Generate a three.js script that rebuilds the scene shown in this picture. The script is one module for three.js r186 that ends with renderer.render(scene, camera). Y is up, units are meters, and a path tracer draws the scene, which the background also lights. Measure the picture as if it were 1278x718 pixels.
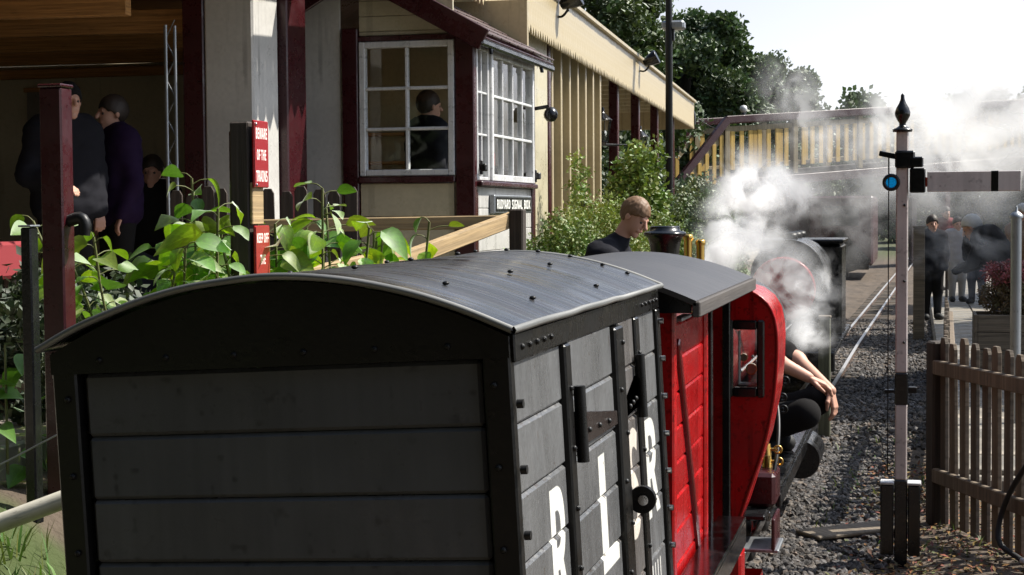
import * as THREE from 'three';
import { mergeGeometries } from 'three/addons/utils/BufferGeometryUtils.js';
import { MarchingCubes } from 'three/addons/objects/MarchingCubes.js';
import { ImprovedNoise } from 'three/addons/math/ImprovedNoise.js';

// ---------------------------------------------------------------- camera, sky, sun, exposure
const scene = new THREE.Scene();
const camera = new THREE.PerspectiveCamera(20.35, 1024 / 575, 0.1, 900);
camera.position.set(0, 1.7, 0);
camera.lookAt(-0.2447, 1.653, -0.9684);
camera.rotateZ(-0.4 * Math.PI / 180);
const SKY = 1.1, SUN = new THREE.Vector3(0.55, 0.745, -0.29).normalize();
{ // hazy bright sky: pale towards the horizon and the sun, bluer overhead and away from it
  const W = 512, H = 256, d = new Float32Array(W * H * 4);
  for (let r = 0; r < H; r++) for (let c = 0; c < W; c++) {
    const up = ((r + 0.5) / H - 0.5) * Math.PI, az = ((c + 0.5) / W - 0.5) * 2 * Math.PI, y = Math.sin(up), x = Math.cos(az) * Math.cos(up), z = Math.sin(az) * Math.cos(up);
    const cs = x * SUN.x + y * SUN.y + z * SUN.z, low = Math.pow(1 - Math.max(0, y), 3.2), fwd = Math.pow(0.5 + 0.5 * cs, 3), halo = 1.6 * Math.pow(Math.max(0, cs), 14);
    const k = SKY * (0.10 + 1.95 * fwd) * (0.28 + 0.87 * low), i = (r * W + c) * 4, ground = y < 0;
    d[i] = k * (0.42 + 0.60 * low) + SKY * halo; d[i + 1] = k * (0.58 + 0.43 * low) + SKY * halo * 0.97; d[i + 2] = k * (0.90 + 0.10 * low) + SKY * halo * 0.92; d[i + 3] = 1;
    if (ground) { d[i] = 0.05 * SKY; d[i + 1] = 0.05 * SKY; d[i + 2] = 0.045 * SKY; }
  }
  const t = new THREE.DataTexture(d, W, H, THREE.RGBAFormat, THREE.FloatType); t.mapping = THREE.EquirectangularReflectionMapping; t.magFilter = THREE.LinearFilter; t.needsUpdate = true;
  scene.background = t; scene.environment = t;
}
const sun = new THREE.DirectionalLight(new THREE.Color(1, 0.95, 0.86), 5);
sun.name = 'sun'; sun.position.copy(SUN).multiplyScalar(60); sun.castShadow = true; sun.target.position.set(-2, 0, -15);
sun.position.add(sun.target.position); sun.shadow.radius = 1;
Object.assign(sun.shadow.camera, { left: -30, right: 30, top: 30, bottom: -30, near: 1, far: 160 });
scene.add(sun, sun.target);
const renderer = new THREE.WebGLRenderer({ antialias: true });
renderer.toneMapping = THREE.LinearToneMapping;
renderer.toneMappingExposure = 1.75;
renderer.shadowMap.enabled = true;

// ---------------------------------------------------------------- helpers
let seed = 7;
function rnd() { seed = (seed + 0x6d2b79f5) | 0; let t = Math.imul(seed ^ (seed >>> 15), 1 | seed); t = (t + Math.imul(t ^ (t >>> 7), 61 | t)) ^ t; return ((t ^ (t >>> 14)) >>> 0) / 4294967296; }
const rr = (a, b) => a + (b - a) * rnd();
const gauss = () => (rnd() + rnd() + rnd() - 1.5) * 1.15;
const V = (x, y, z) => new THREE.Vector3(x, y, z);
const lerp = (a, b, t) => a + (b - a) * t, clamp = (x, a = 0, b = 1) => Math.min(b, Math.max(a, x)), sstep = (a, b, x) => { const t = clamp((x - a) / (b - a)); return t * t * (3 - 2 * t); };
const C = (r, g, b) => new THREE.Color().setRGB(r, g, b);
const names = new Map();
function numbered(n) { const k = names.get(n) ?? 0; names.set(n, k + 1); return k ? n + '_' + String(k).padStart(3, '0') : n; }
function tag(o, label, category, group, kind) { o.userData.label = label; o.userData.category = category; if (group) o.userData.group = group; if (kind) o.userData.kind = kind; return o; }
function shade(o) { o.castShadow = true; o.receiveShadow = true; return o; }
function thing(name, label, category, pos = [0, 0, 0], turn = 0, group) {
  const g = new THREE.Group(); g.name = numbered(name); g.position.set(...pos); g.rotation.y = turn; scene.add(g);
  return tag(g, label, category, group);
}
function part(name, geo, m, parent, pos, rot) {
  const o = shade(new THREE.Mesh(geo, m)); o.name = name; parent.add(o);
  if (pos) o.position.set(...pos);
  if (rot) o.rotation.set(...rot);
  return o;
}
function solo(name, geo, m, label, category, group, kind) { const o = shade(new THREE.Mesh(geo, m)); o.name = numbered(name); scene.add(o); return tag(o, label, category, group, kind); }
function struct(name, geo, m, label, category) { return solo(name, geo, m, label, category, null, 'structure'); }

// box with small chamfers, 44 triangles, uv in metres
const boxes = new Map();
function cbox(w, h, d, c = 0.004) {
  c = Math.min(c, w * 0.3, h * 0.3, d * 0.3);
  const key = [w, h, d, c].map((x) => x.toFixed(4)).join();
  if (boxes.has(key)) return boxes.get(key);
  const H = [w / 2, h / 2, d / 2], pos = [], nor = [], uv = [];
  const q = (pts) => {
    const a = V(...pts[0]), b = V(...pts[1]), e = V(...pts[2]), n = b.clone().sub(a).cross(e.clone().sub(a)).normalize(), mid = a.clone().add(b).add(e);
    if (n.dot(mid) < 0) { pts.reverse(); n.negate(); }
    const ax = [Math.abs(n.x), Math.abs(n.y), Math.abs(n.z)], k = ax.indexOf(Math.max(...ax));
    for (let i = 1; i < pts.length - 1; i++) for (const p of [pts[0], pts[i], pts[i + 1]]) {
      pos.push(...p); nor.push(n.x, n.y, n.z);
      uv.push(k === 0 ? p[2] : p[0], k === 1 ? p[2] : p[1]);
    }
  };
  const pt = (sx, sy, sz, f) => [sx * (H[0] - (f === 0 ? 0 : c)), sy * (H[1] - (f === 1 ? 0 : c)), sz * (H[2] - (f === 2 ? 0 : c))];
  for (let f = 0; f < 3; f++) for (const s of [-1, 1]) {
    const sg = (u, v) => { const r = [0, 0, 0]; r[f] = s; r[(f + 1) % 3] = u; r[(f + 2) % 3] = v; return pt(...r, f); };
    q([sg(-1, -1), sg(1, -1), sg(1, 1), sg(-1, 1)]);
  }
  for (let f = 0; f < 3; f++) for (const s of [-1, 1]) for (const t of [-1, 1]) {
    const g = (f + 1) % 3, h2 = (f + 2) % 3, mk = (face, u) => { const r = [0, 0, 0]; r[g] = s; r[h2] = t; r[f] = u; return pt(...r, face); };
    q([mk(g, -1), mk(g, 1), mk(h2, 1), mk(h2, -1)]);
  }
  for (const a of [-1, 1]) for (const b of [-1, 1]) for (const e of [-1, 1]) q([pt(a, b, e, 0), pt(a, b, e, 1), pt(a, b, e, 2)]);
  const geo = new THREE.BufferGeometry();
  geo.setAttribute('position', new THREE.Float32BufferAttribute(pos, 3));
  geo.setAttribute('normal', new THREE.Float32BufferAttribute(nor, 3));
  geo.setAttribute('uv', new THREE.Float32BufferAttribute(uv, 2));
  boxes.set(key, geo);
  return geo;
}
// box part given by its limits
function slab(name, x0, x1, y0, y1, z0, z1, m, parent, c) { return part(name, cbox(Math.abs(x1 - x0), Math.abs(y1 - y0), Math.abs(z1 - z0), c), m, parent, [(x0 + x1) / 2, (y0 + y1) / 2, (z0 + z1) / 2]); }
const boxAt = (x0, x1, y0, y1, z0, z1, c) => cbox(Math.abs(x1 - x0), Math.abs(y1 - y0), Math.abs(z1 - z0), c).clone().translate((x0 + x1) / 2, (y0 + y1) / 2, (z0 + z1) / 2);
// a bar of section w x h from a to b (length along local z)
function bar(name, a, b, w, h, m, parent, c) {
  const A = V(...a), B = V(...b), o = part(name, cbox(w, h, A.distanceTo(B), c), m, parent);
  o.position.copy(A).add(B).multiplyScalar(0.5);
  o.rotation.setFromRotationMatrix(new THREE.Matrix4().lookAt(A, B, Math.abs(B.y - A.y) > 0.95 * A.distanceTo(B) ? V(0, 0, 1) : V(0, 1, 0)));
  return o;
}
function tubeGeo(pts, r, seg = 24, sides = 7) { return new THREE.TubeGeometry(new THREE.CatmullRomCurve3(pts.map((p) => V(...p))), seg, r, sides, false); }
const lathe = (pts, n = 24) => new THREE.LatheGeometry(pts.map(([r, y]) => new THREE.Vector2(r, y)), n);
const cyl = (r0, r1, h, n = 16) => new THREE.CylinderGeometry(r0, r1, h, n);
const merge = (gs) => mergeGeometries(gs.map((g) => { const n = g.index ? g.toNonIndexed() : g.clone(); for (const k of Object.keys(n.attributes)) if (!['position', 'normal', 'uv'].includes(k)) n.deleteAttribute(k); return n; }));

// ---------------------------------------------------------------- textures
const hash2 = (x, y) => { let h = Math.imul(x, 374761393) + Math.imul(y, 668265263); h = Math.imul(h ^ (h >>> 13), 1274126177); return ((h ^ (h >>> 16)) >>> 0) / 4294967296; };
function pn(x, y, px, py) {                         // value noise that repeats every px, py cells
  const ix = Math.floor(x), iy = Math.floor(y), fx = x - ix, fy = y - iy, m = (a, n) => ((a % n) + n) % n;
  const s = fx * fx * (3 - 2 * fx), t = fy * fy * (3 - 2 * fy), h = (a, b) => hash2(m(a, px), m(b, py));
  return lerp(lerp(h(ix, iy), h(ix + 1, iy), s), lerp(h(ix, iy + 1), h(ix + 1, iy + 1), s), t);
}
const fbm = (u, v, nx, ny, oct = 4) => { let a = 0, w = 0.5, s = 0; for (let i = 0; i < oct; i++) { a += w * pn(u * nx + i * 17, v * ny + i * 31, nx, ny); s += w; w *= 0.5; nx *= 2; ny *= 2; } return a / s; };
function dtex(n, fn, metres, color) {
  const d = new Uint8Array(n * n * 4);
  for (let y = 0; y < n; y++) for (let x = 0; x < n; x++) {
    let v = fn(x / n, y / n); if (!Array.isArray(v)) v = [v, v, v];
    for (let c = 0; c < 3; c++) d[(y * n + x) * 4 + c] = clamp(v[c]) * 255;
    d[(y * n + x) * 4 + 3] = 255;
  }
  const t = new THREE.DataTexture(d, n, n, THREE.RGBAFormat);
  t.wrapS = t.wrapT = THREE.RepeatWrapping; t.magFilter = THREE.LinearFilter; t.minFilter = THREE.LinearMipmapLinearFilter; t.generateMipmaps = true;
  if (color) t.colorSpace = THREE.SRGBColorSpace;
  t.repeat.set(1 / metres, 1 / metres); t.needsUpdate = true;
  return t;
}
const T = {
  paint: dtex(512, (u, v) => { const a = fbm(u, v, 5, 5, 5), b = fbm(u + 0.3, v, 60, 4, 2), s = fbm(u, v + 0.4, 40, 40, 2); return 0.80 + 0.16 * a + 0.07 * (b - 0.5) - (s > 0.74 ? 0.25 * (s - 0.74) * 4 : 0); }, 0.9, true),
  rough: dtex(256, (u, v) => 0.55 + 0.7 * (fbm(u, v, 6, 6, 5) - 0.5) + 0.25 * (fbm(u, v, 50, 50, 2) - 0.5), 0.7),
  wood: dtex(512, (u, v) => { const g = fbm(u, v + 0.02 * fbm(u, v, 4, 4), 3, 70, 3), k = fbm(u, v, 6, 24, 4); const c = 0.62 + 0.34 * g - 0.22 * (k > 0.62 ? (k - 0.62) * 3 : 0) + 0.1 * fbm(u, v, 4, 4); return [c, c * 0.985, c * 0.96]; }, 0.8, true),
  woodBump: dtex(512, (u, v) => fbm(u, v, 3, 90, 3), 0.8),
  plaster: dtex(512, (u, v) => { const a = fbm(u, v, 4, 4, 5), b = fbm(u, v, 64, 64, 2), st = fbm(u, v, 26, 2, 4); return 0.84 + 0.12 * a + 0.06 * (b - 0.5) - 0.22 * sstep(0.58, 0.8, st) * a; }, 1.6, true),
  grunge: dtex(512, (u, v) => { const a = fbm(u, v, 4, 4, 6), b = fbm(u + 0.5, v, 18, 18, 3); return [0.55 + 0.55 * a * (0.6 + 0.5 * b), 0.55 + 0.52 * a * (0.6 + 0.5 * b), 0.53 + 0.5 * a * (0.6 + 0.5 * b)]; }, 1.1, true),
  soot: dtex(512, (u, v) => { const a = fbm(u, v, 4, 4, 6), st = fbm(u, v, 34, 3, 4), sp = fbm(u, v, 60, 60, 2), k = 0.74 + 0.24 * a - 0.34 * sstep(0.56, 0.78, st) * a - (sp > 0.72 ? 0.3 : 0) * a; return [k, k * 0.97, k * 0.96]; }, 0.8, true),
  fine: dtex(256, (u, v) => fbm(u, v, 40, 40, 3), 0.35),
};
function flipped(t) { const c = t.clone(); c.rotation = Math.PI / 2; c.needsUpdate = true; return c; }
T.woodV = flipped(T.wood); T.woodBumpV = flipped(T.woodBump);
const mat = (color, o = {}) => new THREE.MeshPhysicalMaterial({ color, roughness: 0.6, ...o });
const painted = (color, rough = 0.4, o = {}) => mat(color, { map: T.paint, roughnessMap: T.rough, roughness: rough * 1.6, bumpMap: T.fine, bumpScale: 0.0003, ...o });
const timber = (color, vertical, o = {}) => mat(color, { map: vertical ? T.woodV : T.wood, bumpMap: vertical ? T.woodBumpV : T.woodBump, bumpScale: 0.002, roughness: 0.8, ...o });
const M = {
  vanGrey: painted(C(0.090, 0.091, 0.092), 0.5, { specularIntensity: 0.4 }), vanBlack: painted(C(0.007, 0.0065, 0.006), 0.4, { specularIntensity: 0.5 }), roofSkin: null,
  red: painted(C(0.48, 0.007, 0.009), 0.32, { specularIntensity: 0.7, map: T.soot }), darkRed: painted(C(0.16, 0.008, 0.01), 0.3),
  maroon: painted(C(0.052, 0.007, 0.010), 0.38), black: painted(C(0.010, 0.010, 0.011), 0.3), iron: mat(C(0.02, 0.02, 0.021), { roughness: 0.45, metalness: 0.4, map: T.grunge }),
  steel: mat(C(0.42, 0.42, 0.43), { roughness: 0.3, metalness: 1, roughnessMap: T.rough }), brass: mat(C(0.62, 0.40, 0.12), { roughness: 0.28, metalness: 1 }),
  cream: painted(C(0.58, 0.52, 0.36), 0.5, { map: T.plaster }), creamYellow: painted(C(0.50, 0.41, 0.25), 0.5, { map: T.plaster }), white: painted(C(0.78, 0.78, 0.77), 0.35), offWhite: painted(C(0.66, 0.64, 0.60), 0.5, { map: T.plaster }),
  creamBack: painted(C(0.52, 0.45, 0.30), 0.5, { map: T.plaster }),
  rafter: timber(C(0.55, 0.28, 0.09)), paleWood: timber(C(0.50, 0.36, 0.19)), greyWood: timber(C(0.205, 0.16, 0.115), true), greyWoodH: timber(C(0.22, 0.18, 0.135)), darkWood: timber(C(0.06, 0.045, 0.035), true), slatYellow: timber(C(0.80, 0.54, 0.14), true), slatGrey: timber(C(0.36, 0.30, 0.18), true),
  cabRoof: timber(C(0.055, 0.05, 0.047), false, { roughness: 0.42 }), glass: new THREE.MeshPhysicalMaterial({ color: C(0.96, 0.98, 0.97), transmission: 1, thickness: 0, roughness: 0.02, ior: 1.5 }),
  tile: painted(C(0.22, 0.15, 0.15), 0.5, { map: T.grunge }), concrete: painted(C(0.30, 0.28, 0.25), 0.8, { map: T.grunge }), galvanised: mat(C(0.38, 0.40, 0.42), { roughness: 0.45, metalness: 0.8, map: T.paint }), rust: mat(C(0.10, 0.055, 0.035), { roughness: 0.85, map: T.grunge }), railTop: mat(C(0.55, 0.53, 0.51), { roughness: 0.4, metalness: 0.7 }),
  rubber: mat(C(0.012, 0.012, 0.012), { roughness: 0.7 }), redCloth: mat(C(0.22, 0.02, 0.025), { roughness: 0.9 }), felt: null,
};
M.vanGreyB = M.vanGrey.clone(); M.vanGreyB.color = C(0.085, 0.087, 0.088);
M.redB = M.red.clone(); M.redB.color = C(0.43, 0.006, 0.008);
M.greyWoodB = M.greyWood.clone(); M.greyWoodB.color = C(0.14, 0.112, 0.085);
M.tileB = M.tile.clone(); M.tileB.color = C(0.27, 0.19, 0.185);
const canvasTex = (w, h, draw) => { const cv = document.createElement('canvas'); cv.width = w; cv.height = h; draw(cv.getContext('2d'), w, h); const t = new THREE.CanvasTexture(cv); t.colorSpace = THREE.SRGBColorSpace; t.magFilter = THREE.LinearFilter; return t; };
// fit text into a box of the canvas, stretched to fill it
function fitText(g, text, x, y, w, h, colour, weight = 'bold') {
  g.save(); g.font = weight + ' 100px sans-serif'; g.textBaseline = 'alphabetic'; g.fillStyle = colour;
  const mw = g.measureText(text).width; g.translate(x, y + h); g.scale(w / mw, h / 72); g.fillText(text, 0, 0); g.restore();
}

// ---------------------------------------------------------------- figures (distance fields meshed with marching cubes)
const smin = (a, b, k) => { const h = clamp(0.5 + 0.5 * (b - a) / k); return b + (a - b) * h - k * h * (1 - h); };
function capsule(px, py, pz, a, b, ra, rb) {
  const bx = b[0] - a[0], by = b[1] - a[1], bz = b[2] - a[2], x = px - a[0], y = py - a[1], z = pz - a[2], t = clamp((x * bx + y * by + z * bz) / (bx * bx + by * by + bz * bz + 1e-9));
  return Math.hypot(x - t * bx, y - t * by, z - t * bz) - (ra + (rb - ra) * t);
}
function meshSDF(fn, lo, hi, cell) {
  const size = Math.max(hi[0] - lo[0], hi[1] - lo[1], hi[2] - lo[2]) + cell * 2, n = Math.ceil(size / cell) + 6, half = n / 2, s = half * cell, c = [0, 1, 2].map((k) => (lo[k] + hi[k]) / 2);
  const mc = new MarchingCubes(n, new THREE.MeshStandardMaterial(), false, false, 90000); mc.isolation = 0; mc.field.fill(-1);
  const at = (i, k) => c[k] + (i - half) / half * s, ok = (v, k) => v > lo[k] - cell * 1.5 && v < hi[k] + cell * 1.5;
  for (let z = 0; z < n; z++) { const pz = at(z, 2); if (!ok(pz, 2)) continue;
    for (let y = 0; y < n; y++) { const py = at(y, 1); if (!ok(py, 1)) continue;
      for (let x = 0; x < n; x++) { const px = at(x, 0); if (ok(px, 0)) mc.field[x + y * n + z * n * n] = -fn(px, py, pz); } } }
  mc.update();
  const k = mc.count, p = new Float32Array(k * 3), g = new THREE.BufferGeometry();
  for (let i = 0; i < k * 3; i++) p[i] = mc.positionArray[i] * s + c[i % 3];
  g.setAttribute('position', new THREE.BufferAttribute(p, 3));
  g.setAttribute('normal', new THREE.BufferAttribute(mc.normalArray.slice(0, k * 3), 3));
  return g;
}
function bonesGeo(bones, cell, k = 0.03, grow = 0, disp) {
  const lo = [9e9, 9e9, 9e9], hi = [-9e9, -9e9, -9e9];
  for (const [a, b, ra, rb] of bones) for (const [p, r] of [[a, ra], [b, rb]]) for (let i = 0; i < 3; i++) { lo[i] = Math.min(lo[i], p[i] - r - grow - 0.02); hi[i] = Math.max(hi[i], p[i] + r + grow + 0.02); }
  return meshSDF((x, y, z) => { let d = 9; for (const [a, b, ra, rb] of bones) d = smin(d, capsule(x, y, z, a, b, ra, rb), k); d -= grow; return disp ? d + disp(x, y, z) : d; }, lo, hi, cell);
}
// head frame: centre c, facing f, up u
function headFrame(c, f, u) {
  const F = V(...f).normalize(), S = V(...u).cross(F).normalize(), U = F.clone().cross(S);
  return { c, F, S, U, to: (x, y, z) => { const d = V(x - c[0], y - c[1], z - c[2]); return [d.dot(S), d.dot(U), d.dot(F)]; }, from: (q) => V(...c).addScaledVector(S, q[0]).addScaledVector(U, q[1]).addScaledVector(F, q[2]).toArray() };
}
const ell = (q, c, r) => { const x = (q[0] - c[0]) / r[0], y = (q[1] - c[1]) / r[1], z = (q[2] - c[2]) / r[2], l = Math.hypot(x, y, z); return (l - 1) * Math.min(...r); };
function headSDF(q) {
  let d = ell(q, [0, 0.03, -0.012], [0.076, 0.098, 0.096]);
  d = smin(d, ell(q, [0, -0.035, 0.03], [0.058, 0.085, 0.066]), 0.02);
  d = smin(d, ell(q, [0, -0.103, 0.072], [0.026, 0.02, 0.02]), 0.018);
  d = smin(d, capsule(...q, [-0.03, 0.022, 0.082], [0.03, 0.022, 0.082], 0.012, 0.012), 0.012);
  d = smin(d, capsule(...q, [0, 0.012, 0.095], [0, -0.026, 0.118], 0.009, 0.015), 0.008);
  d = smin(d, capsule(...q, [-0.02, -0.062, 0.086], [0.02, -0.062, 0.086], 0.011, 0.011), 0.008);
  for (const s of [-1, 1]) { d = smin(d, ell(q, [s * 0.078, -0.004, -0.008], [0.011, 0.031, 0.019]), 0.006); d = Math.max(d, -(Math.hypot(q[0] - s * 0.03, q[1], q[2] - 0.102) - 0.017)); }
  return d;
}
function hand(w, dir, up, s = 1, curl = 0.5) {          // palm and five fingers as bones, from the wrist along dir; up = back of the hand
  const D = V(...dir).normalize(), S = D.clone().cross(V(...up)).normalize(), N = S.clone().cross(D), W = V(...w), at = (x, y, z) => W.clone().addScaledVector(S, x * s).addScaledVector(D, y * s).addScaledVector(N, z * s).toArray(), out = [];
  for (const x of [-0.026, -0.009, 0.009, 0.026]) out.push([at(x * 0.7, 0.01, 0), at(x, 0.085, 0), 0.014, 0.012]);
  [[-0.027, 0.06], [-0.009, 0.075], [0.009, 0.08], [0.027, 0.07]].forEach(([x, l]) => {
    const a = at(x, 0.088, 0), b = at(x * 1.05, 0.088 + l * 0.45, -l * 0.25 * curl), e = at(x * 1.05, 0.088 + l * (0.9 - 0.3 * curl), -l * 0.75 * curl);
    out.push([a, b, 0.0095, 0.009], [b, e, 0.009, 0.0075]);
  });
  const a = at(0.02, 0.02, -0.006), b = at(0.048, 0.055, -0.016), e = at(0.045, 0.092, -0.028); out.push([a, b, 0.013, 0.011], [b, e, 0.011, 0.008]);
  return out;
}
/* J: joints. clothes: top (long or short sleeves), legs, shoes, hair. fine: cell in metres for body; head and hands are finer */
const EYE = mat(C(0.05, 0.035, 0.03), { roughness: 0.3 }), SKIN = mat(C(0.50, 0.27, 0.19), { roughness: 0.55, bumpMap: T.fine, bumpScale: 0.0006 });
function person(label, pos, turn, J, o, group) {
  const g = thing('person', label, 'person', pos, turn, group), cell = o.cell ?? 0.018;
  const up = (a, d) => [a[0] + d[0], a[1] + d[1], a[2] + d[2]], mid = (a, b, t = 0.5) => a.map((v, i) => lerp(v, b[i], t));
  const bulk = o.bulk ?? 1, torso = [], arms = [], legs = [], shoes = [], hands = [];
  const hipC = mid(J.hipL, J.hipR), shC = mid(J.shL, J.shR);
  for (const s of ['L', 'R']) {
    torso.push([mid(J['hip' + s], hipC, 0.2), mid(J['sh' + s], shC, 0.35), 0.115 * bulk, 0.095 * bulk]);
    torso.push([mid(J['sh' + s], shC, 0.1), shC, 0.06, 0.075]);
    arms.push([J['sh' + s], J['el' + s], 0.056, 0.043], [J['el' + s], J['wr' + s], 0.042, 0.028]);
    legs.push([J['hip' + s], J['kn' + s], 0.088 * bulk, 0.062], [J['kn' + s], J['an' + s], 0.06, 0.042]);
    shoes.push([up(J['an' + s], [0, -0.03, 0]), J['toe' + s], 0.042, 0.036]);
    const d = V(...J['wr' + s]).sub(V(...J['el' + s])); hands.push(...hand(J['wr' + s], J['hd' + s] ?? d.toArray(), J['hu' + s] ?? [0, 1, 0.3], 1, 0.6));
  }
  torso.push([hipC, shC, 0.12 * bulk, 0.10 * bulk]);
  const hf = headFrame(J.head, J.face, J.headUp ?? [0, 1, 0]);
  const neck = [shC, hf.from([0, -0.05, -0.015]), 0.062, 0.052];
  const fineHead = (o.headCell ?? 0.006);
  const headGeo = meshSDF((x, y, z) => smin(headSDF(hf.to(x, y, z)), capsule(x, y, z, ...neck), 0.02), J.head.map((v) => v - 0.17), J.head.map((v) => v + 0.17), fineHead);
  const bodyGeo = bonesGeo([...torso, ...arms, ...legs, ...shoes, neck], cell, 0.035);
  const handGeo = hands.length && o.hands !== false ? bonesGeo(hands.slice(0, hands.length / 2), o.handCell ?? 0.006, 0.006) : null, handGeo2 = handGeo && bonesGeo(hands.slice(hands.length / 2), o.handCell ?? 0.006, 0.006);
  part('body', mergeGeometries([bodyGeo, headGeo, ...(handGeo ? [handGeo, handGeo2] : [])]), o.skin ?? SKIN, g);
  const sleeves = o.sleeve === 'short' ? ['L', 'R'].map((s) => [J['sh' + s], mid(J['sh' + s], J['el' + s], 0.62), 0.062, 0.056]) : arms;
  const folds = (x, y, z) => 0.026 * (pn3(x * 9, y * 19, z * 9) - 0.5) + 0.009 * (pn3(x * 30, y * 30, z * 30) - 0.5);
  const topBones = [...torso, ...sleeves, [shC, mid(neck[0], neck[1], 0.45), 0.07, 0.06]];
  part('jacket', bonesGeo(topBones, cell, 0.04, 0.014 + (o.loose ?? 0), folds), o.top, g);
  part('trousers', bonesGeo([...legs, [J.hipL, J.hipR, 0.1 * bulk, 0.1 * bulk], [hipC, mid(hipC, shC, 0.2), 0.115 * bulk, 0.115 * bulk]], cell, 0.03, 0.012), o.legs, g);
  part('shoes', bonesGeo(shoes, Math.max(cell * 0.8, 0.012), 0.01, 0.012), o.shoes ?? M.rubber, g);
  if (o.hair) part('hair', meshSDF((x, y, z) => { const q = hf.to(x, y, z), n = pn3(q[0] * 60, q[1] * 24, q[2] * 60) * 0.006; return Math.max(ell(q, [0, 0.032, -0.014], [0.086, 0.107, 0.106]) - n, -(q[1] * 0.78 - q[2] * 0.62 + (o.hairline ?? 0.02) + 0.03 * (pn3(q[0] * 38, q[1] * 38, q[2] * 38) - 0.5) - 0.012 * sstep(0.05, 0.075, Math.abs(q[0])) * sstep(-0.03, 0.03, q[2])), -(q[1] + 0.075 + 0.03 * (pn3(q[0] * 50, 3, q[2] * 50) - 0.5))); }, J.head.map((v) => v - 0.15), J.head.map((v) => v + 0.15), fineHead), o.hair, g);
  for (const s of [-1, 1]) part('eye', new THREE.SphereGeometry(0.011, 8, 6).translate(...hf.from([s * 0.03, -0.001, 0.080])), EYE, g);
  return g;
}
const noise3 = new ImprovedNoise(), pn3 = (x, y, z) => 0.5 + 0.5 * noise3.noise(x, y, z);
const fb3 = (x, y, z, o = 4) => { let a = 0, w = 0.5, s = 0; for (let i = 0; i < o; i++) { a += w * noise3.noise(x, y, z); s += w; w *= 0.5; x = x * 2.03 + 7.1; y = y * 2.03 + 3.7; z = z * 2.03 + 1.3; } return 0.5 + 0.5 * a / s * 1.6; };
const standing = (h, d = {}) => { const s = h / 1.75, j = { hipL: [-0.09, 0.92, 0], hipR: [0.09, 0.92, 0], knL: [-0.1, 0.5, 0.02], knR: [0.1, 0.5, 0.02], anL: [-0.1, 0.09, -0.02], anR: [0.1, 0.09, -0.02], toeL: [-0.12, 0.045, 0.15], toeR: [0.12, 0.045, 0.15],
  shL: [-0.185, 1.41, 0], shR: [0.185, 1.41, 0], elL: [-0.24, 1.12, -0.03], elR: [0.24, 1.12, -0.03], wrL: [-0.22, 0.88, 0.06], wrR: [0.22, 0.88, 0.06], head: [0, 1.625, 0.03], face: [0, 0, 1], ...d };
  for (const k of Object.keys(j)) if (k !== 'face' && k !== 'headUp' && !k.startsWith('hd') && !k.startsWith('hu')) j[k] = j[k].map((v) => v * s); return j; };

// ---------------------------------------------------------------- ground, bank, ballast, track, platforms
const TRACK = [[4, -1.12], [-5, -1.09], [-8, -1.05], [-12, -0.97], [-16, -0.91], [-20.6, -0.85], [-35.5, -0.57], [-42, -0.44], [-60, -0.1], [-90, 0.5]];
function trackX(z) { for (let i = 0; i < TRACK.length - 1; i++) if (z <= TRACK[i][0] && z >= TRACK[i + 1][0]) { const t = (TRACK[i][0] - z) / (TRACK[i][0] - TRACK[i + 1][0]); const s = t; return lerp(TRACK[i][1], TRACK[i + 1][1], s); } return z > 0 ? -1.12 : 0.5; }
function groundY(x, z) {
  const n = (fb3(x * 0.9, 0.3, z * 0.9, 3) - 0.5) * 0.05 + (fb3(x * 5, 1.3, z * 5, 2) - 0.5) * 0.02;
  const bank = 0.8 * sstep(-1.85, -3.15, x) * sstep(-42, -30, z) * sstep(12, 8, z) ;
  const verge = 0.02 * sstep(-0.2, 0.3, x);
  return -0.062 + n * (Math.abs(x - trackX(z)) < 0.45 ? 0.25 : 1) + bank + verge;
}
const bump = dtex(512, (u, v) => fbm(u, v, 24, 24, 4), 0.6);
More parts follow.
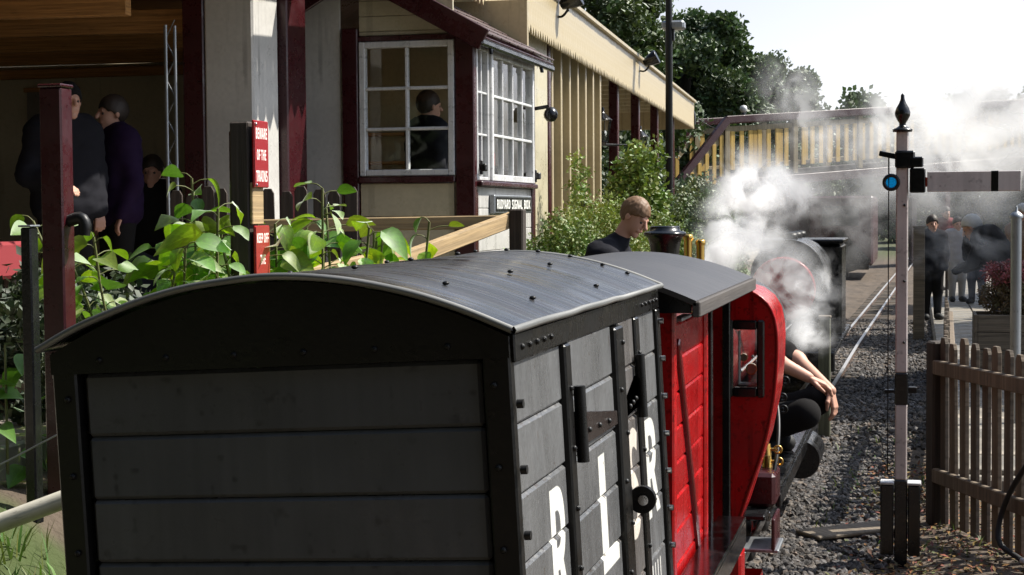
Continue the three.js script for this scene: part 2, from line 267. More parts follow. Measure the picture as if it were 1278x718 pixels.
{
  const xs = [], zs = [];
  for (const x of [-300, -120, -60, -30, -16, -9]) xs.push(x);
  for (let x = -6; x < 3.01; x += 0.07) xs.push(x);
  for (const x of [3.6, 5, 8, 14, 30, 60, 120, 300]) xs.push(x);
  for (const z of [120, 40, 12, 4, 0, -2]) zs.push(z);
  for (let z = -3; z > -14; z -= 0.08) zs.push(z);
  for (let z = -14; z > -50; z -= 0.35) zs.push(z);
  for (const z of [-55, -65, -80, -110, -160, -250, -400]) zs.push(z);
  const pos = [], col = [], uv = [], idx = [];
  for (const z of zs) for (const x of xs) {
    pos.push(x, groundY(x, z), z); uv.push(x, z);
    const a = fb3(x * 3, 2, z * 3, 4), b = fb3(x * 14, 5, z * 14, 2), grass = sstep(0.52, 0.62, fb3(x * 0.8 + 4, 0, z * 0.8, 3)) * (x < -1.9 || x > 1.2 ? 1 : 0) + (Math.abs(x) > 9 || z < -60 ? 0.7 : 0);
    const c = [0.05 + 0.055 * a + 0.06 * (b - 0.5), 0.037 + 0.04 * a + 0.045 * (b - 0.5), 0.026 + 0.027 * a + 0.033 * (b - 0.5)], t = clamp(grass);
    col.push(lerp(c[0], 0.035 + 0.015 * b, t), lerp(c[1], 0.05 + 0.02 * b, t), lerp(c[2], 0.014, t));
  }
  for (let j = 0; j < zs.length - 1; j++) for (let i = 0; i < xs.length - 1; i++) { const a = j * xs.length + i, b = a + xs.length; idx.push(a, a + 1, b, a + 1, b + 1, b); }
  const g = new THREE.BufferGeometry();
  g.setAttribute('position', new THREE.Float32BufferAttribute(pos, 3)); g.setAttribute('color', new THREE.Float32BufferAttribute(col, 3)); g.setAttribute('uv', new THREE.Float32BufferAttribute(uv, 2)); g.setIndex(idx); g.computeVertexNormals();
  struct('ground', g, mat(C(1, 1, 1), { vertexColors: true, roughness: 0.95, bumpMap: bump, bumpScale: 0.015 }), 'brown earth, grass bank and gravel ground beneath the railway', 'ground');
}
function instanced(name, geo, m, list, label, category, parent) {       // list: [position, quaternion or euler, scale vector, colour]
  const o = new THREE.InstancedMesh(geo, m, list.length), mx = new THREE.Matrix4(), q = new THREE.Quaternion(), e = new THREE.Euler();
  list.forEach(([p, r, s, c], i) => { q.setFromEuler(e.set(...r)); mx.compose(V(...p), q, V(...s)); o.setMatrixAt(i, mx); if (c) o.setColorAt(i, c); });
  shade(o);
  if (parent) { o.name = name; parent.add(o); } else { o.name = numbered(name); scene.add(o); tag(o, label, category); }
  o.userData.kind = 'stuff';
  return o;
}
{
  const stone = new THREE.IcosahedronGeometry(1, 0), p = stone.attributes.position;
  const h = (x, y, z) => hash2(Math.round(x * 50) + 7, Math.round(y * 50) * 31 + Math.round(z * 50));
  for (let i = 0; i < p.count; i++) { const k = 0.72 + 0.5 * h(p.getX(i), p.getY(i), p.getZ(i)); p.setXYZ(i, p.getX(i) * k, p.getY(i) * k * 0.8, p.getZ(i) * k); }
  stone.computeVertexNormals();
  const list = [];
  const add = (x, z, r) => { const t = rnd(), w = rnd(), v = 0.038 + 0.13 * w * w; list.push([[x, groundY(x, z) + r * rr(0, 0.5), z], [rr(0, 6), rr(0, 6), rr(0, 6)], [r * rr(0.8, 1.3), r, r * rr(0.8, 1.3)], t < 0.35 ? C(v * 1.12, v * 0.95, v * 0.8) : t < 0.45 ? C(v * 1.1, v * 0.8, v * 0.62) : C(v * 1.02, v * 0.93, v * 0.89)]); };
  for (let i = 0; i < 26000; i++) { const z = -4.5 - 7.5 * rnd(); let x = trackX(z) + 0.05 + 1.35 * rnd(); if (rnd() < sstep(-0.42, 0.02, x + 0.25 * (fb3(x * 2, 4, z * 2, 2) - 0.5))) continue; add(x, z, rr(0.011, 0.024)); }
  for (let i = 0; i < 14000; i++) { const z = -12 - 14 * rnd(); let x = trackX(z) + rr(-0.9, 1.15); if (Math.abs(x - trackX(z)) < 0.3 && rnd() < 0.35) continue; add(x, z, rr(0.014, 0.028)); }
  instanced('ballast_gravel', stone, mat(C(1, 1, 1), { roughness: 0.75, bumpMap: T.fine, bumpScale: 0.002 }), list, 'crushed grey stone ballast beside the train and along the track', 'gravel');
  const leaf = new THREE.BufferGeometry(); leaf.setAttribute('position', new THREE.Float32BufferAttribute([0, 0, 0, 0.5, 0.12, 0.3, 1, 0, 0, 0.5, 0.12, -0.3], 3)); leaf.setIndex([0, 1, 2, 0, 2, 3]); leaf.computeVertexNormals();
  const ll = []; for (let i = 0; i < 7000; i++) { const z = -6.4 - 5 * rnd(), x = -0.4 + 1.6 * rnd(); ll.push([[x, groundY(x, z) + 0.01, z], [rr(-0.5, 0.5), rr(0, 6), rr(-0.5, 0.5)], [rr(0.02, 0.05), 0.03, rr(0.02, 0.04)], C(rr(0.08, 0.22), rr(0.05, 0.12), rr(0.02, 0.05))]); }
  instanced('leaf_litter', leaf, mat(C(1, 1, 1), { roughness: 0.9 }), ll, 'brown fallen leaves scattered on the dark earth by the picket fence', 'leaf litter');
  const blade = new THREE.BufferGeometry(); blade.setAttribute('position', new THREE.Float32BufferAttribute([-0.5, 0, 0, 0.5, 0, 0, 0.35, 0.6, 0.25, -0.3, 0.6, 0.25, 0.1, 1, 0.7], 3)); blade.setIndex([0, 1, 2, 0, 2, 3, 3, 2, 4]); blade.computeVertexNormals();
  const gl = []; for (let i = 0; i < 9000; i++) { const z = -4 - 6.5 * rnd(), x = -2.35 - 2.2 * rnd(); if (fb3(x * 1.6, 3, z * 1.6, 3) < 0.5) continue; gl.push([[x, groundY(x, z), z], [rr(-0.3, 0.3), rr(0, 6), rr(-0.3, 0.3)], [rr(0.006, 0.012), rr(0.05, 0.15), rr(0.05, 0.12)], C(rr(0.09, 0.2), rr(0.18, 0.3), rr(0.02, 0.05))]); }
  for (let i = 0; i < 500; i++) { const z = -8 - 5 * rnd(), x = -0.55 + 0.9 * rnd(); if (fb3(x * 3, 8, z * 3, 2) < 0.56) continue; gl.push([[x, groundY(x, z), z], [rr(-0.3, 0.3), rr(0, 6), rr(-0.3, 0.3)], [rr(0.006, 0.01), rr(0.03, 0.08), rr(0.04, 0.09)], C(rr(0.12, 0.22), rr(0.2, 0.3), rr(0.03, 0.05))]); }
  instanced('grass', blade, mat(C(1, 1, 1), { roughness: 0.7, transmission: 0.4, side: THREE.DoubleSide }), gl, 'tufts of bright grass on the bank and by the track', 'grass');
}
{ // track: two rails on timber sleepers
  const t = thing('railway_track', 'narrow miniature railway track with timber sleepers curving away beyond the locomotive', 'track');
  t.userData.kind = 'structure';
  const sl = cbox(0.62, 0.07, 0.11, 0.008), tones = [timber(C(0.16, 0.13, 0.105)), timber(C(0.20, 0.165, 0.13)), timber(C(0.11, 0.095, 0.08))];
  for (let z = -1.5; z > -40; z -= 0.34) part('sleeper', sl, tones[Math.floor(rnd() * 3)], t, [trackX(z), -0.082 + rr(-0.004, 0.004), z], [0, Math.atan2(trackX(z - 0.5) - trackX(z + 0.5), 1) * 0 + rr(-0.03, 0.03), 0]);
  for (const s of [-1, 1]) {
    const prof = (w, y0, y1) => { const pos = [], idx = []; let n = 0; for (let z = 2; z > -60; z -= 1) { const x = trackX(z) + s * 0.13; for (const [a, b] of [[-w, y0], [-w, y1], [w, y1], [w, y0]]) pos.push(x + a, b, z); if (n) for (let k = 0; k < 4; k++) { const a = (n - 1) * 4 + k, b = (n - 1) * 4 + (k + 1) % 4; idx.push(a, b, a + 4, b, b + 4, a + 4); } n++; }
      const g = new THREE.BufferGeometry(); g.setAttribute('position', new THREE.Float32BufferAttribute(pos, 3)); g.setIndex(idx); g.setAttribute('uv', new THREE.Float32BufferAttribute(new Float32Array(pos.length / 3 * 2).map((_, i) => pos[Math.floor(i / 2) * 3 + (i % 2 ? 2 : 0)]), 2)); const h = g.toNonIndexed(); h.computeVertexNormals(); return h; };
    const r = part('rail', prof(0.007, -0.045, -0.012), M.rust, t); part('rail_head', prof(0.017, -0.013, 0.0), M.railTop, r); part('rail_foot', prof(0.026, -0.05, -0.042), M.rust, r);
  }
}
{ // station platform and the bank edge
  const p = thing('platform', 'raised station platform under the canopy behind the bank', 'platform'); p.userData.kind = 'structure';
  slab('platform_surface', -14, -3.25, 0.2, 0.85, -37, -3, painted(C(0.38, 0.35, 0.31), 0.8, { map: T.grunge }), p, 0.02);
  for (let z = -3; z > -30; z -= 0.9) slab('edge_stone', -3.42, -3.2, 0.70, 0.868, z - 0.888, z, M.concrete, p, 0.012);
  const q = thing('low_platform', 'low paved platform strip with pale slabs on the far side of the fence', 'platform'); q.userData.kind = 'structure';
  slab('platform_bed', 0.22, 4.5, -0.2, 0.05, -44, -10.2, M.concrete, q, 0.02);
  const tones = [M.concrete, painted(C(0.42, 0.38, 0.33), 0.8, { map: T.grunge }), painted(C(0.36, 0.34, 0.31), 0.8, { map: T.grunge })];
  for (let z = -10.3, k = 0; z > -32; z -= 0.62) for (const x of [0.24, 0.87, 1.5]) slab('paving_slab', x, x + 0.61, 0.052, 0.085 + 0.006 * rnd(), z - 0.6, z, tones[(k++ * 7 + Math.floor(rnd() * 3)) % 3], q, 0.006);
}
// lapped boards between two heights on a vertical face; axis 'x' faces +z, axis 'z' faces +x
function boards(parent, axis, a0, a1, y0, y1, at, h, m, name = 'board') {
  for (let y = y1; y > y0 + 0.02; y -= h) { const b = Math.max(y - h + 0.004, y0); if (axis === 'x') slab(name, a0, a1, b, y, at - 0.03, at, m[Math.floor(rnd() * m.length)], parent, 0.004); else slab(name, at - 0.03, at, b, y, a0, a1, m[Math.floor(rnd() * m.length)], parent, 0.004); }
}
// glazed sash: frame, muntins as pieces, one pane each. plane 'x' faces +z at z=at; plane 'z' faces +x at x=at
function sash(parent, plane, a0, a1, y0, y1, at, nx, ny, fw = 0.05, mw = 0.024) {
  const w = new THREE.Group(); w.name = 'window'; parent.add(w);
  const S = (n, p0, p1, q0, q1, d0, d1, m, c) => plane === 'x' ? slab(n, p0, p1, q0, q1, at + d0, at + d1, m, w, c) : slab(n, at + d0, at + d1, q0, q1, p0, p1, m, w, c);
  const lo = Math.min(a0, a1), hi = Math.max(a0, a1);
  S('frame', lo, lo + fw, y0, y1, -0.05, 0.02, M.white, 0.006); S('frame', hi - fw, hi, y0, y1, -0.05, 0.02, M.white, 0.006); S('frame', lo + fw, hi - fw, y1 - fw, y1, -0.05, 0.018, M.white, 0.006); S('frame', lo + fw, hi - fw, y0, y0 + fw, -0.05, 0.018, M.white, 0.006);
  const pw = (hi - lo - 2 * fw) / nx, ph = (y1 - y0 - 2 * fw) / ny;
  for (let i = 1; i < nx; i++) S('muntin', lo + fw + i * pw - mw / 2, lo + fw + i * pw + mw / 2, y0 + fw, y1 - fw, -0.04, 0.008, M.white, 0.005);
  for (let j = 1; j < ny; j++) S('muntin', lo + fw, hi - fw, y0 + fw + j * ph - mw / 2, y0 + fw + j * ph + mw / 2, -0.038, 0.01, M.white, 0.005);
  for (let i = 0; i < nx; i++) for (let j = 0; j < ny; j++) {
    const g = new THREE.PlaneGeometry(pw - mw * 0.5, ph - mw * 0.5), o = part('pane', g, M.glass, w), a = lo + fw + (i + 0.5) * pw, y = y0 + fw + (j + 0.5) * ph, tilt = rr(-0.006, 0.006);
    if (plane === 'x') { o.position.set(a, y, at - 0.015); o.rotation.set(tilt, tilt, 0); } else { o.position.set(at - 0.015, y, a); o.rotation.set(0, Math.PI / 2 + tilt, 0); }
  }
  return w;
}
// ---------------------------------------------------------------- signal box
{
  const b = thing('signal_box', 'cream and maroon timber signal box with white sash windows and tiled roof', 'signal box');
  const cr = [M.cream], z0 = -12, z1 = -13.97, x0 = -5.0, x1 = -3.33, bot = 0.86;
  boards(b, 'x', -4.26, -3.49, bot, 1.93, z0 + 0.0, 0.26, cr); boards(b, 'x', -4.26, -3.49, 3.09, 3.72, z0, 0.12, cr, 'gable_board');
  slab('wall_panel', x0, -4.42, bot, 3.75, z0 - 0.03, z0, M.offWhite, b);
  boards(b, 'z', -13.9, -12.12, bot, 1.9, x1, 0.17, [M.offWhite]);
  slab('corner_post', -3.47, -3.315, bot, 3.1, z0 - 0.08, z0 + 0.03, M.maroon, b, 0.01);
  slab('corner_post', -3.43, -3.31, bot, 3.1, z1 - 0.02, z1 + 0.08, M.maroon, b, 0.01);
  slab('mullion_post', -4.40, -4.265, bot, 3.15, z0 - 0.06, z0 + 0.03, M.maroon, b, 0.008);
  slab('window_head', -4.262, -3.473, 3.045, 3.085, z0 - 0.03, z0 + 0.025, M.maroon, b, 0.005);
  slab('window_sill', -4.262, -3.473, 1.935, 1.985, z0 - 0.03, z0 + 0.05, M.maroon, b, 0.008);
  slab('window_sill', x1 - 0.04, x1 + 0.06, 1.905, 1.945, -13.92, -12.04, M.maroon, b, 0.008);
  sash(b, 'x', -4.255, -3.478, 1.99, 3.04, z0 + 0.01, 2, 3);
  sash(b, 'z', -12.40, -12.04, 1.95, 3.0, x1, 2, 3, 0.03, 0.02);
  sash(b, 'z', -13.88, -12.42, 1.95, 3.0, x1 + 0.02, 4, 3, 0.055, 0.024);
  slab('fascia_panel', x1 - 0.03, x1, 3.0, 3.1, -13.95, -12.0, M.maroon, b, 0.006);
  slab('back_wall', x0, x1 - 0.05, bot, 3.6, z1 - 0.08, z1 - 0.03, M.creamYellow, b);
  slab('inner_wall', x0, x0 + 0.05, bot, 3.6, z1, z0 - 0.04, M.creamYellow, b);
  slab('floor', x0 + 0.06, x1 - 0.05, 0.87, 1.0, z1, z0 - 0.04, M.paleWood, b);
  for (const y of [2.14, 2.40]) slab('wall_shelf', -4.9, -4.1, y, y + 0.03, z1 - 0.02, z1 + 0.1, M.rafter, b);
  // roof: right slope of tiles over the side, left slope plain
  const rx = -4.25, ry = 3.66, ex = -3.215, ey = 3.06, rz0 = -11.83, rz1 = -14.3, rf = new THREE.Group(); rf.name = 'roof'; b.add(rf);
  const L = Math.hypot(ex - rx, ry - ey), ang = Math.atan2(ry - ey, ex - rx);
  bar('roof_deck', [(rx + ex) / 2, (ry + ey) / 2 - 0.03, rz0], [(rx + ex) / 2, (ry + ey) / 2 - 0.03, rz1], L, 0.03, M.maroon, rf).rotation.z = -ang;
  rf.children[0].rotation.set(0, 0, -ang);
  const left = part('roof_deck', cbox(L * 1.1, 0.05, rz0 - rz1), M.tile, rf, [rx - 0.55, ry - 0.35, (rz0 + rz1) / 2], [0, 0, ang]);
  const rows = 6, tw = 0.25;
  for (let r = 0; r < rows; r++) for (let k = 0; k < Math.floor((rz0 - rz1) / tw); k++) {
    const t = (r + 0.5) / rows, z = rz0 - (k + 0.5 + (r % 2) * 0.0) * ((rz0 - rz1) / Math.floor((rz0 - rz1) / tw));
    part('tile', cbox(L / rows * 1.14, 0.016, tw - 0.006, 0.003), (r * 7 + k * 3) % 4 ? M.tile : M.tileB, rf, [lerp(rx, ex, t), lerp(ry, ey, t) + 0.012 + rr(0, 0.003), z], [0, 0, -ang + 0.05]);
  }
  bar('barge_board', [rx, ry - 0.06, rz0 + 0.0], [ex + 0.02, ey - 0.05, rz0 + 0.0], 0.04, 0.17, M.maroon, rf, 0.006);
  bar('barge_board', [rx, ry - 0.06, rz0], [rx - 1.1, ry - 0.70, rz0], 0.04, 0.17, M.maroon, rf, 0.006);
  slab('gutter', ex - 0.03, ex + 0.02, ey - 0.09, ey - 0.035, rz1, rz0 + 0.02, M.black, rf, 0.015);
  for (const z of [-12.12, -13.86]) { part('roof_bracket', new THREE.TorusGeometry(0.11, 0.016, 6, 12, Math.PI / 2), M.black, rf, [x1 + 0.005, 2.93, z], [0, 0, 0]); }
  for (const [z, y] of [[-12.1, 2.05], [-13.93, 2.02]]) part('casement_stay', merge([boxAt(x1 + 0.02, x1 + 0.08, y - 0.03, y + 0.03, z - 0.03, z + 0.03, 0.008), boxAt(x1 + 0.02, x1 + 0.045, y - 0.055, y + 0.055, z - 0.012, z + 0.012, 0.004)]), M.black, b);
  // name board on the side
  const nb = new THREE.Group(); nb.name = 'name_board'; b.add(nb);
  slab('board_frame', x1 + 0.002, x1 + 0.05, 1.69, 1.84, -13.70, -12.44, M.galvanised, nb, 0.006);
  part('board_face', new THREE.PlaneGeometry(1.2, 0.115), mat(C(1, 1, 1), { roughness: 0.4, map: canvasTex(1024, 96, (g, w, h) => { g.fillStyle = '#0b0b0c'; g.fillRect(0, 0, w, h); fitText(g, 'RUDYARD', 22, 16, 380, 64, '#f0efe8'); fitText(g, 'SIGNAL', 440, 16, 320, 64, '#f0efe8'); fitText(g, 'BOX', 800, 16, 200, 64, '#f0efe8'); }) }), nb, [x1 + 0.053, 1.765, -13.07], [0, Math.PI / 2, 0]);
  // security camera under the eave
  const cam = thing('security_camera', 'small black dome camera on a bracket at the signal box corner', 'camera');
  part('bracket', tubeGeo([[x1, 2.62, -14.0], [x1 + 0.14, 2.64, -14.0]], 0.018, 4, 6), M.black, cam);
  part('dome', lathe([[0, -0.07], [0.035, -0.062], [0.06, -0.03], [0.065, 0.0], [0.055, 0.03], [0.03, 0.06], [0, 0.065]], 14), M.black, cam, [x1 + 0.16, 2.57, -14.0]);
  // lever desk and things inside seen through the glass
  const d = thing('instrument_shelf', 'dark shelf of instruments seen through the signal box window', 'shelf');
  slab('shelf_board', -4.1, -3.5, 2.06, 2.09, -13.75, -13.5, M.darkWood, d); slab('instrument', -3.95, -3.82, 2.09, 2.3, -13.7, -13.55, M.rafter, d, 0.02); slab('instrument', -3.75, -3.6, 2.09, 2.24, -13.7, -13.55, M.red, d, 0.02);
  slab('support', -4.05, -4.0, 1.0, 2.06, -13.72, -13.66, M.darkWood, d); slab('support', -3.6, -3.55, 1.0, 2.06, -13.72, -13.66, M.darkWood, d);
}
// ---------------------------------------------------------------- station building with canopy
{
  const b = thing('station_building', 'long cream station canopy on maroon posts with a toothed valance', 'station');
  const ax = -3.66, dirx = 0.0505, X = (z) => ax + (z + 11.5) * dirx;          // valance line drifts away from the track
  const zA = -7.5, zB = -36.2, yb = 3.55, yt = 4.14;  // near end runs on out of view, added to shade the pier
  { // valance: vertical boards with pointed ends
    const gs = []; const n = 204, w = (zA - zB) / n;
    for (let k = 0; k < n; k++) { const z = zA - (k + 0.5) * w, s = new THREE.Shape(); const wob = rr(-0.004, 0.004); s.moveTo(-w * 0.47, yt); s.lineTo(w * 0.47, yt); s.lineTo(w * 0.47, yb + 0.1); s.lineTo(0, yb - 0.01 + wob); s.lineTo(-w * 0.47, yb + 0.1); const g = new THREE.ExtrudeGeometry(s, { depth: 0.02, bevelEnabled: false }); g.rotateY(Math.PI / 2); g.translate(X(z) + rr(-0.003, 0.003), 0, z); gs.push(g); }
    const v = part('valance_boards', merge(gs), M.creamYellow, b); v.userData.kind = 'stuff';
    bar('valance_cap', [X(zA) + 0.03, yt + 0.02, zA], [X(zB) + 0.03, yt + 0.02, zB], 0.1, 0.05, M.creamYellow, b);
    bar('valance_beam', [X(zA) - 0.06, yb + 0.2, zA], [X(zB) - 0.06, yb + 0.2, zB], 0.08, 0.14, M.creamBack, b);
    slab('end_valance', X(zB) - 4, X(zB) + 0.02, yb, yt + 0.04, zB - 0.06, zB, M.creamYellow, b);
    bar('canopy_roof', [X(zA) - 2.2, yt + 0.05, -3.0], [X(zB) - 2.2, yt + 0.05, zB], 4.3, 0.05, M.creamBack, b);
    for (let z = zA - 0.6; z > zB; z -= 1.1) bar('canopy_rafter', [X(z) - 0.1, yt - 0.14, z], [X(z) - 4, yt - 0.14, z], 0.06, 0.16, M.creamBack, b);
  }
  for (const z of [-18.25, -24.35, -27.1, -30.1, -33.2]) slab('canopy_post', X(z) - 0.28, X(z) - 0.14, 0.85, yt - 0.2, z - 0.07, z + 0.07, M.maroon, b, 0.012);
  // boarded and glazed screen under the canopy
  const zs = -18.25, ze = -21.75, n = 7;
  slab('screen_panel', X(-20) - 0.26, X(-20) - 0.24, 0.86, yb + 0.2, ze, zs, painted(C(0.36, 0.30, 0.19), 0.4, { map: T.plaster }), b);
  for (let k = 0; k <= n; k++) { const z = lerp(zs, ze, k / n); slab('screen_mullion', X(-20) - 0.24, X(-20) - 0.13, 0.86, yb + 0.2, z - 0.04, z + 0.04, M.creamYellow, b, 0.008); }
  slab('screen_panel', X(-16) - 0.32, X(-16) - 0.25, 0.86, yb + 0.3, -18.1, -14.1, M.cream, b);
  // back wall of the long platform
  slab('rear_wall', -9.2, -9.0, 0.86, 4.1, -36, -14, M.creamBack, b);
  for (let k = 0; k < 6; k++) slab('rear_window', -9.0, -8.97, 1.8, 2.9, -17.5 - k * 3, -16.3 - k * 3, M.black, b);
}
{ // shelter: boarded ceiling on rafters, rear wall, pier
  const s = thing('platform_shelter', 'dim open shelter with orange timber rafters and a white pier', 'shelter');
  slab('rear_wall', -11, -5.02, 0.86, 3.08, -13.6, -13.4, M.cream, s);
  slab('ceiling', -11, -4.95, 3.30, 3.36, -13.5, -3.4, timber(C(0.42, 0.21, 0.07)), s);
  for (let k = 0; k < 9; k++) { const z = -12.9 + k * 1.05; bar('rafter', [-11, 3.12, z + 0.25], [-5.13, 3.12, z - 0.11], 0.09, 0.17, M.rafter, s); }
  for (const x of [-9.4, -7.6, -6.0]) bar('purlin', [x, 3.27, -13.3], [x + 0.3, 3.27, -3.6], 0.07, 0.08, M.rafter, s);
  slab('side_wall', -11.1, -11, 0.86, 3.3, -13.4, -3.4, M.creamBack, s);
  bar('wall_plate', [-11, 3.0, -13.33], [-5.1, 3.0, -13.33], 0.1, 0.08, M.rafter, s);
  slab('side_post', -5.10, -4.935, 0.86, 3.3, -10.75, -10.6, M.maroon, s, 0.01);
  slab('side_post', -4.60, -4.49, 0.86, 3.6, -11.45, -11.08, M.maroon, s, 0.01);
  slab('pier', -4.93, -4.555, 0.86, 3.5, -11.06, -10.6, M.offWhite, s, 0.015);
  const p = part('notice_board', cbox(0.5, 0.7, 0.03, 0.004), painted(C(0.22, 0.20, 0.17), 0.5), s, [-7.75, 2.5, -13.37]);
  part('frame_strip', cbox(0.56, 0.04, 0.04, 0.004), M.rafter, p, [0, 0.36, 0]);
  const tr = thing('lattice_mast', 'slim galvanised lattice mast standing inside the shelter opening', 'mast', [-4.85, 0.86, -9.87]);
  for (const [x, z] of [[-0.035, -0.03], [0.035, -0.03], [0, 0.035]]) part('tube', cyl(0.011, 0.011, 2.1, 8), M.galvanised, tr, [x, 1.05, z]);
  for (let k = 0; k < 16; k++) bar('lacing', [k % 2 ? -0.035 : 0.035, 0.06 + k * 0.13, -0.03], [k % 2 ? 0.035 : -0.035, 0.19 + k * 0.13, -0.03], 0.008, 0.008, M.galvanised, tr);
  const tb = thing('covered_table', 'table with a red cloth on the platform behind the maroon post', 'table', [-5.42, 0.80, -7.9]);
  slab('table_top', -0.4, 0.4, 0.7, 0.74, -0.4, 0.4, M.greyWoodH, tb); slab('cloth', -0.42, 0.42, 0.54, 0.752, -0.42, 0.42, M.redCloth, tb, 0.02);
  for (const x of [-0.35, 0.35]) for (const z of [-0.35, 0.35]) slab('leg', x - 0.025, x + 0.025, 0, 0.535, z - 0.025, z + 0.025, M.darkWood, tb);
  const st = thing('timber_steps', 'plain timber steps at the platform edge beside the dark post', 'steps');
  for (let k = 0; k < 3; k++) slab('tread', -4.2, -3.2, 0.95 - k * 0.2, 1.0 - k * 0.2, -6.3 + k * 0.26, -6.0 + k * 0.26, M.greyWoodH, st);
  for (const x of [-4.18, -3.24]) bar('stringer', [x, 0.95, -6.3], [x, 0.32, -5.4], 0.05, 0.16, M.greyWoodH, st);
}
// ---------------------------------------------------------------- footbridge, coach
{
  // the bridge runs obliquely away and climbs gently; local x along it, local z across it
  const f = thing('footbridge', 'timber footbridge with yellow slatted parapets and maroon handrail over the line', 'footbridge', [-5.2, 0, -45.5], 42 * Math.PI / 180);
  const L = 12, up = (x) => 0.07 * Math.max(0, x);
  for (const z of [0, -1.5]) {
    const R = (n, y, w, h, m, dz = 0) => bar(n, [-0.05, y + up(0), z + dz], [L, y + up(L), z + dz], w, h, m, f, 0.012);
    for (let x = 0.12; x < L; x += z ? 0.945 : 0.315) slab('slat', x, x + 0.15, 2.84 + up(x), 3.93 + up(x), z - 0.03, z, M.slatYellow, f, 0.006);
    R('handrail', 4.26, 0.16, 0.2, M.maroon); R('top_rail', 3.99, 0.05, 0.16, M.slatGrey, -0.06); R('lower_rail', 2.91, 0.05, 0.1, M.slatGrey, -0.06); R('girder', 2.43, 0.14, 0.26, M.maroon);
    for (let x = 0; x < L + 0.1; x += 2.4) slab('parapet_post', x - 0.08, x + 0.08, 2.6 + up(x), 4.15 + up(x), z - 0.14, z + 0.03, M.slatGrey, f);
    bar('stair_handrail', [0, 4.26, z], [-2.6, 1.5, z], 0.16, 0.2, M.maroon, f); bar('stair_rail', [0, 3.95, z - 0.06], [-2.6, 1.15, z - 0.06], 0.06, 0.16, M.slatGrey, f); bar('stringer', [0, 2.75, z - 0.06], [-2.4, 0.85, z - 0.06], 0.08, 0.26, M.maroon, f);
    for (let k = 0; k < (z ? 5 : 10); k++) { const x = -0.12 - k * (z ? 0.5 : 0.25), d = -x * 1.06; slab('slat', x - 0.13, x, Math.max(0.9, 2.76 - d * 0.85), 3.95 - d, z - 0.03, z, M.slatYellow, f, 0.006); }
    for (const x of [0, 2.6, 8.2]) slab('trestle_leg', x - 0.1, x + 0.1, -0.1, 2.4 + up(x), z - 0.1, z + 0.05, M.maroon, f);
  }
  bar('deck', [0, 2.65, -0.75], [L, 2.65 + up(L), -0.75], 1.4, 0.12, M.darkWood, f);
  for (let k = 0; k < 9; k++) slab('tread', -0.22 - k * 0.26, 0.06 - k * 0.26, 2.5 - k * 0.19, 2.54 - k * 0.19, -1.4, -0.1, M.darkWood, f);
  const l = thing('bridge_lamp', 'small white lamp standing on the footbridge handrail', 'lamp', [-4.78, 4.39, -45.88]);
  part('base', cyl(0.05, 0.06, 0.08, 10), M.black, l, [0, 0.04, 0]); part('globe', lathe([[0, 0], [0.07, 0.02], [0.11, 0.1], [0.09, 0.19], [0, 0.22]], 12), M.white, l, [0, 0.08, 0]);
  const c = thing('coach', 'dark maroon railway coach standing under the footbridge', 'coach', [-1.85, 0, -41]);
  slab('body', -0.8, 0.8, 0.3, 2.05, -5, 0, M.maroon, c, 0.05); for (let k = 0; k < 6; k++) slab('plank', -0.72 + k * 0.245, -0.49 + k * 0.245, 0.35, 2.0, 0, 0.02, M.maroon, c);
  part('roof', new THREE.CylinderGeometry(1.1, 1.1, 5.1, 20, 1, false, -0.76, 1.52).rotateX(Math.PI / 2).rotateZ(0), M.black, c, [0, 1.22, -2.5], [0, 0, 0]); slab('buffer_beam', -0.7, 0.7, 0.2, 0.32, -0.1, 0.06, M.black, c);
  const c2 = thing('maroon_shed', 'dark maroon boarded shed beside the coach under the footbridge', 'shed', [-3.75, 0, -43.2]);
  for (let k = 0; k < 8; k++) slab('plank', -1.0 + k * 0.245, -0.76 + k * 0.245, 0.0, 2.15, -0.02, 0.02, M.maroon, c2); slab('body', -1.0, 0.96, -0.1, 2.15, -2.4, -0.025, M.maroon, c2, 0.02); slab('roof', -1.15, 1.1, 2.16, 2.28, -2.6, 0.15, M.black, c2, 0.02); slab('door', -0.25, 0.45, 0.02, 1.85, 0.022, 0.05, M.black, c2, 0.01);
  slab('window', -0.45, 0.45, 1.3, 1.8, 0.02, 0.03, M.black, c);
  for (const x of [-0.25, 0.25]) part('wheel', cyl(0.16, 0.16, 0.06, 16), M.iron, c, [x * 0.6, 0.16, -0.6], [0, 0, Math.PI / 2]);
}
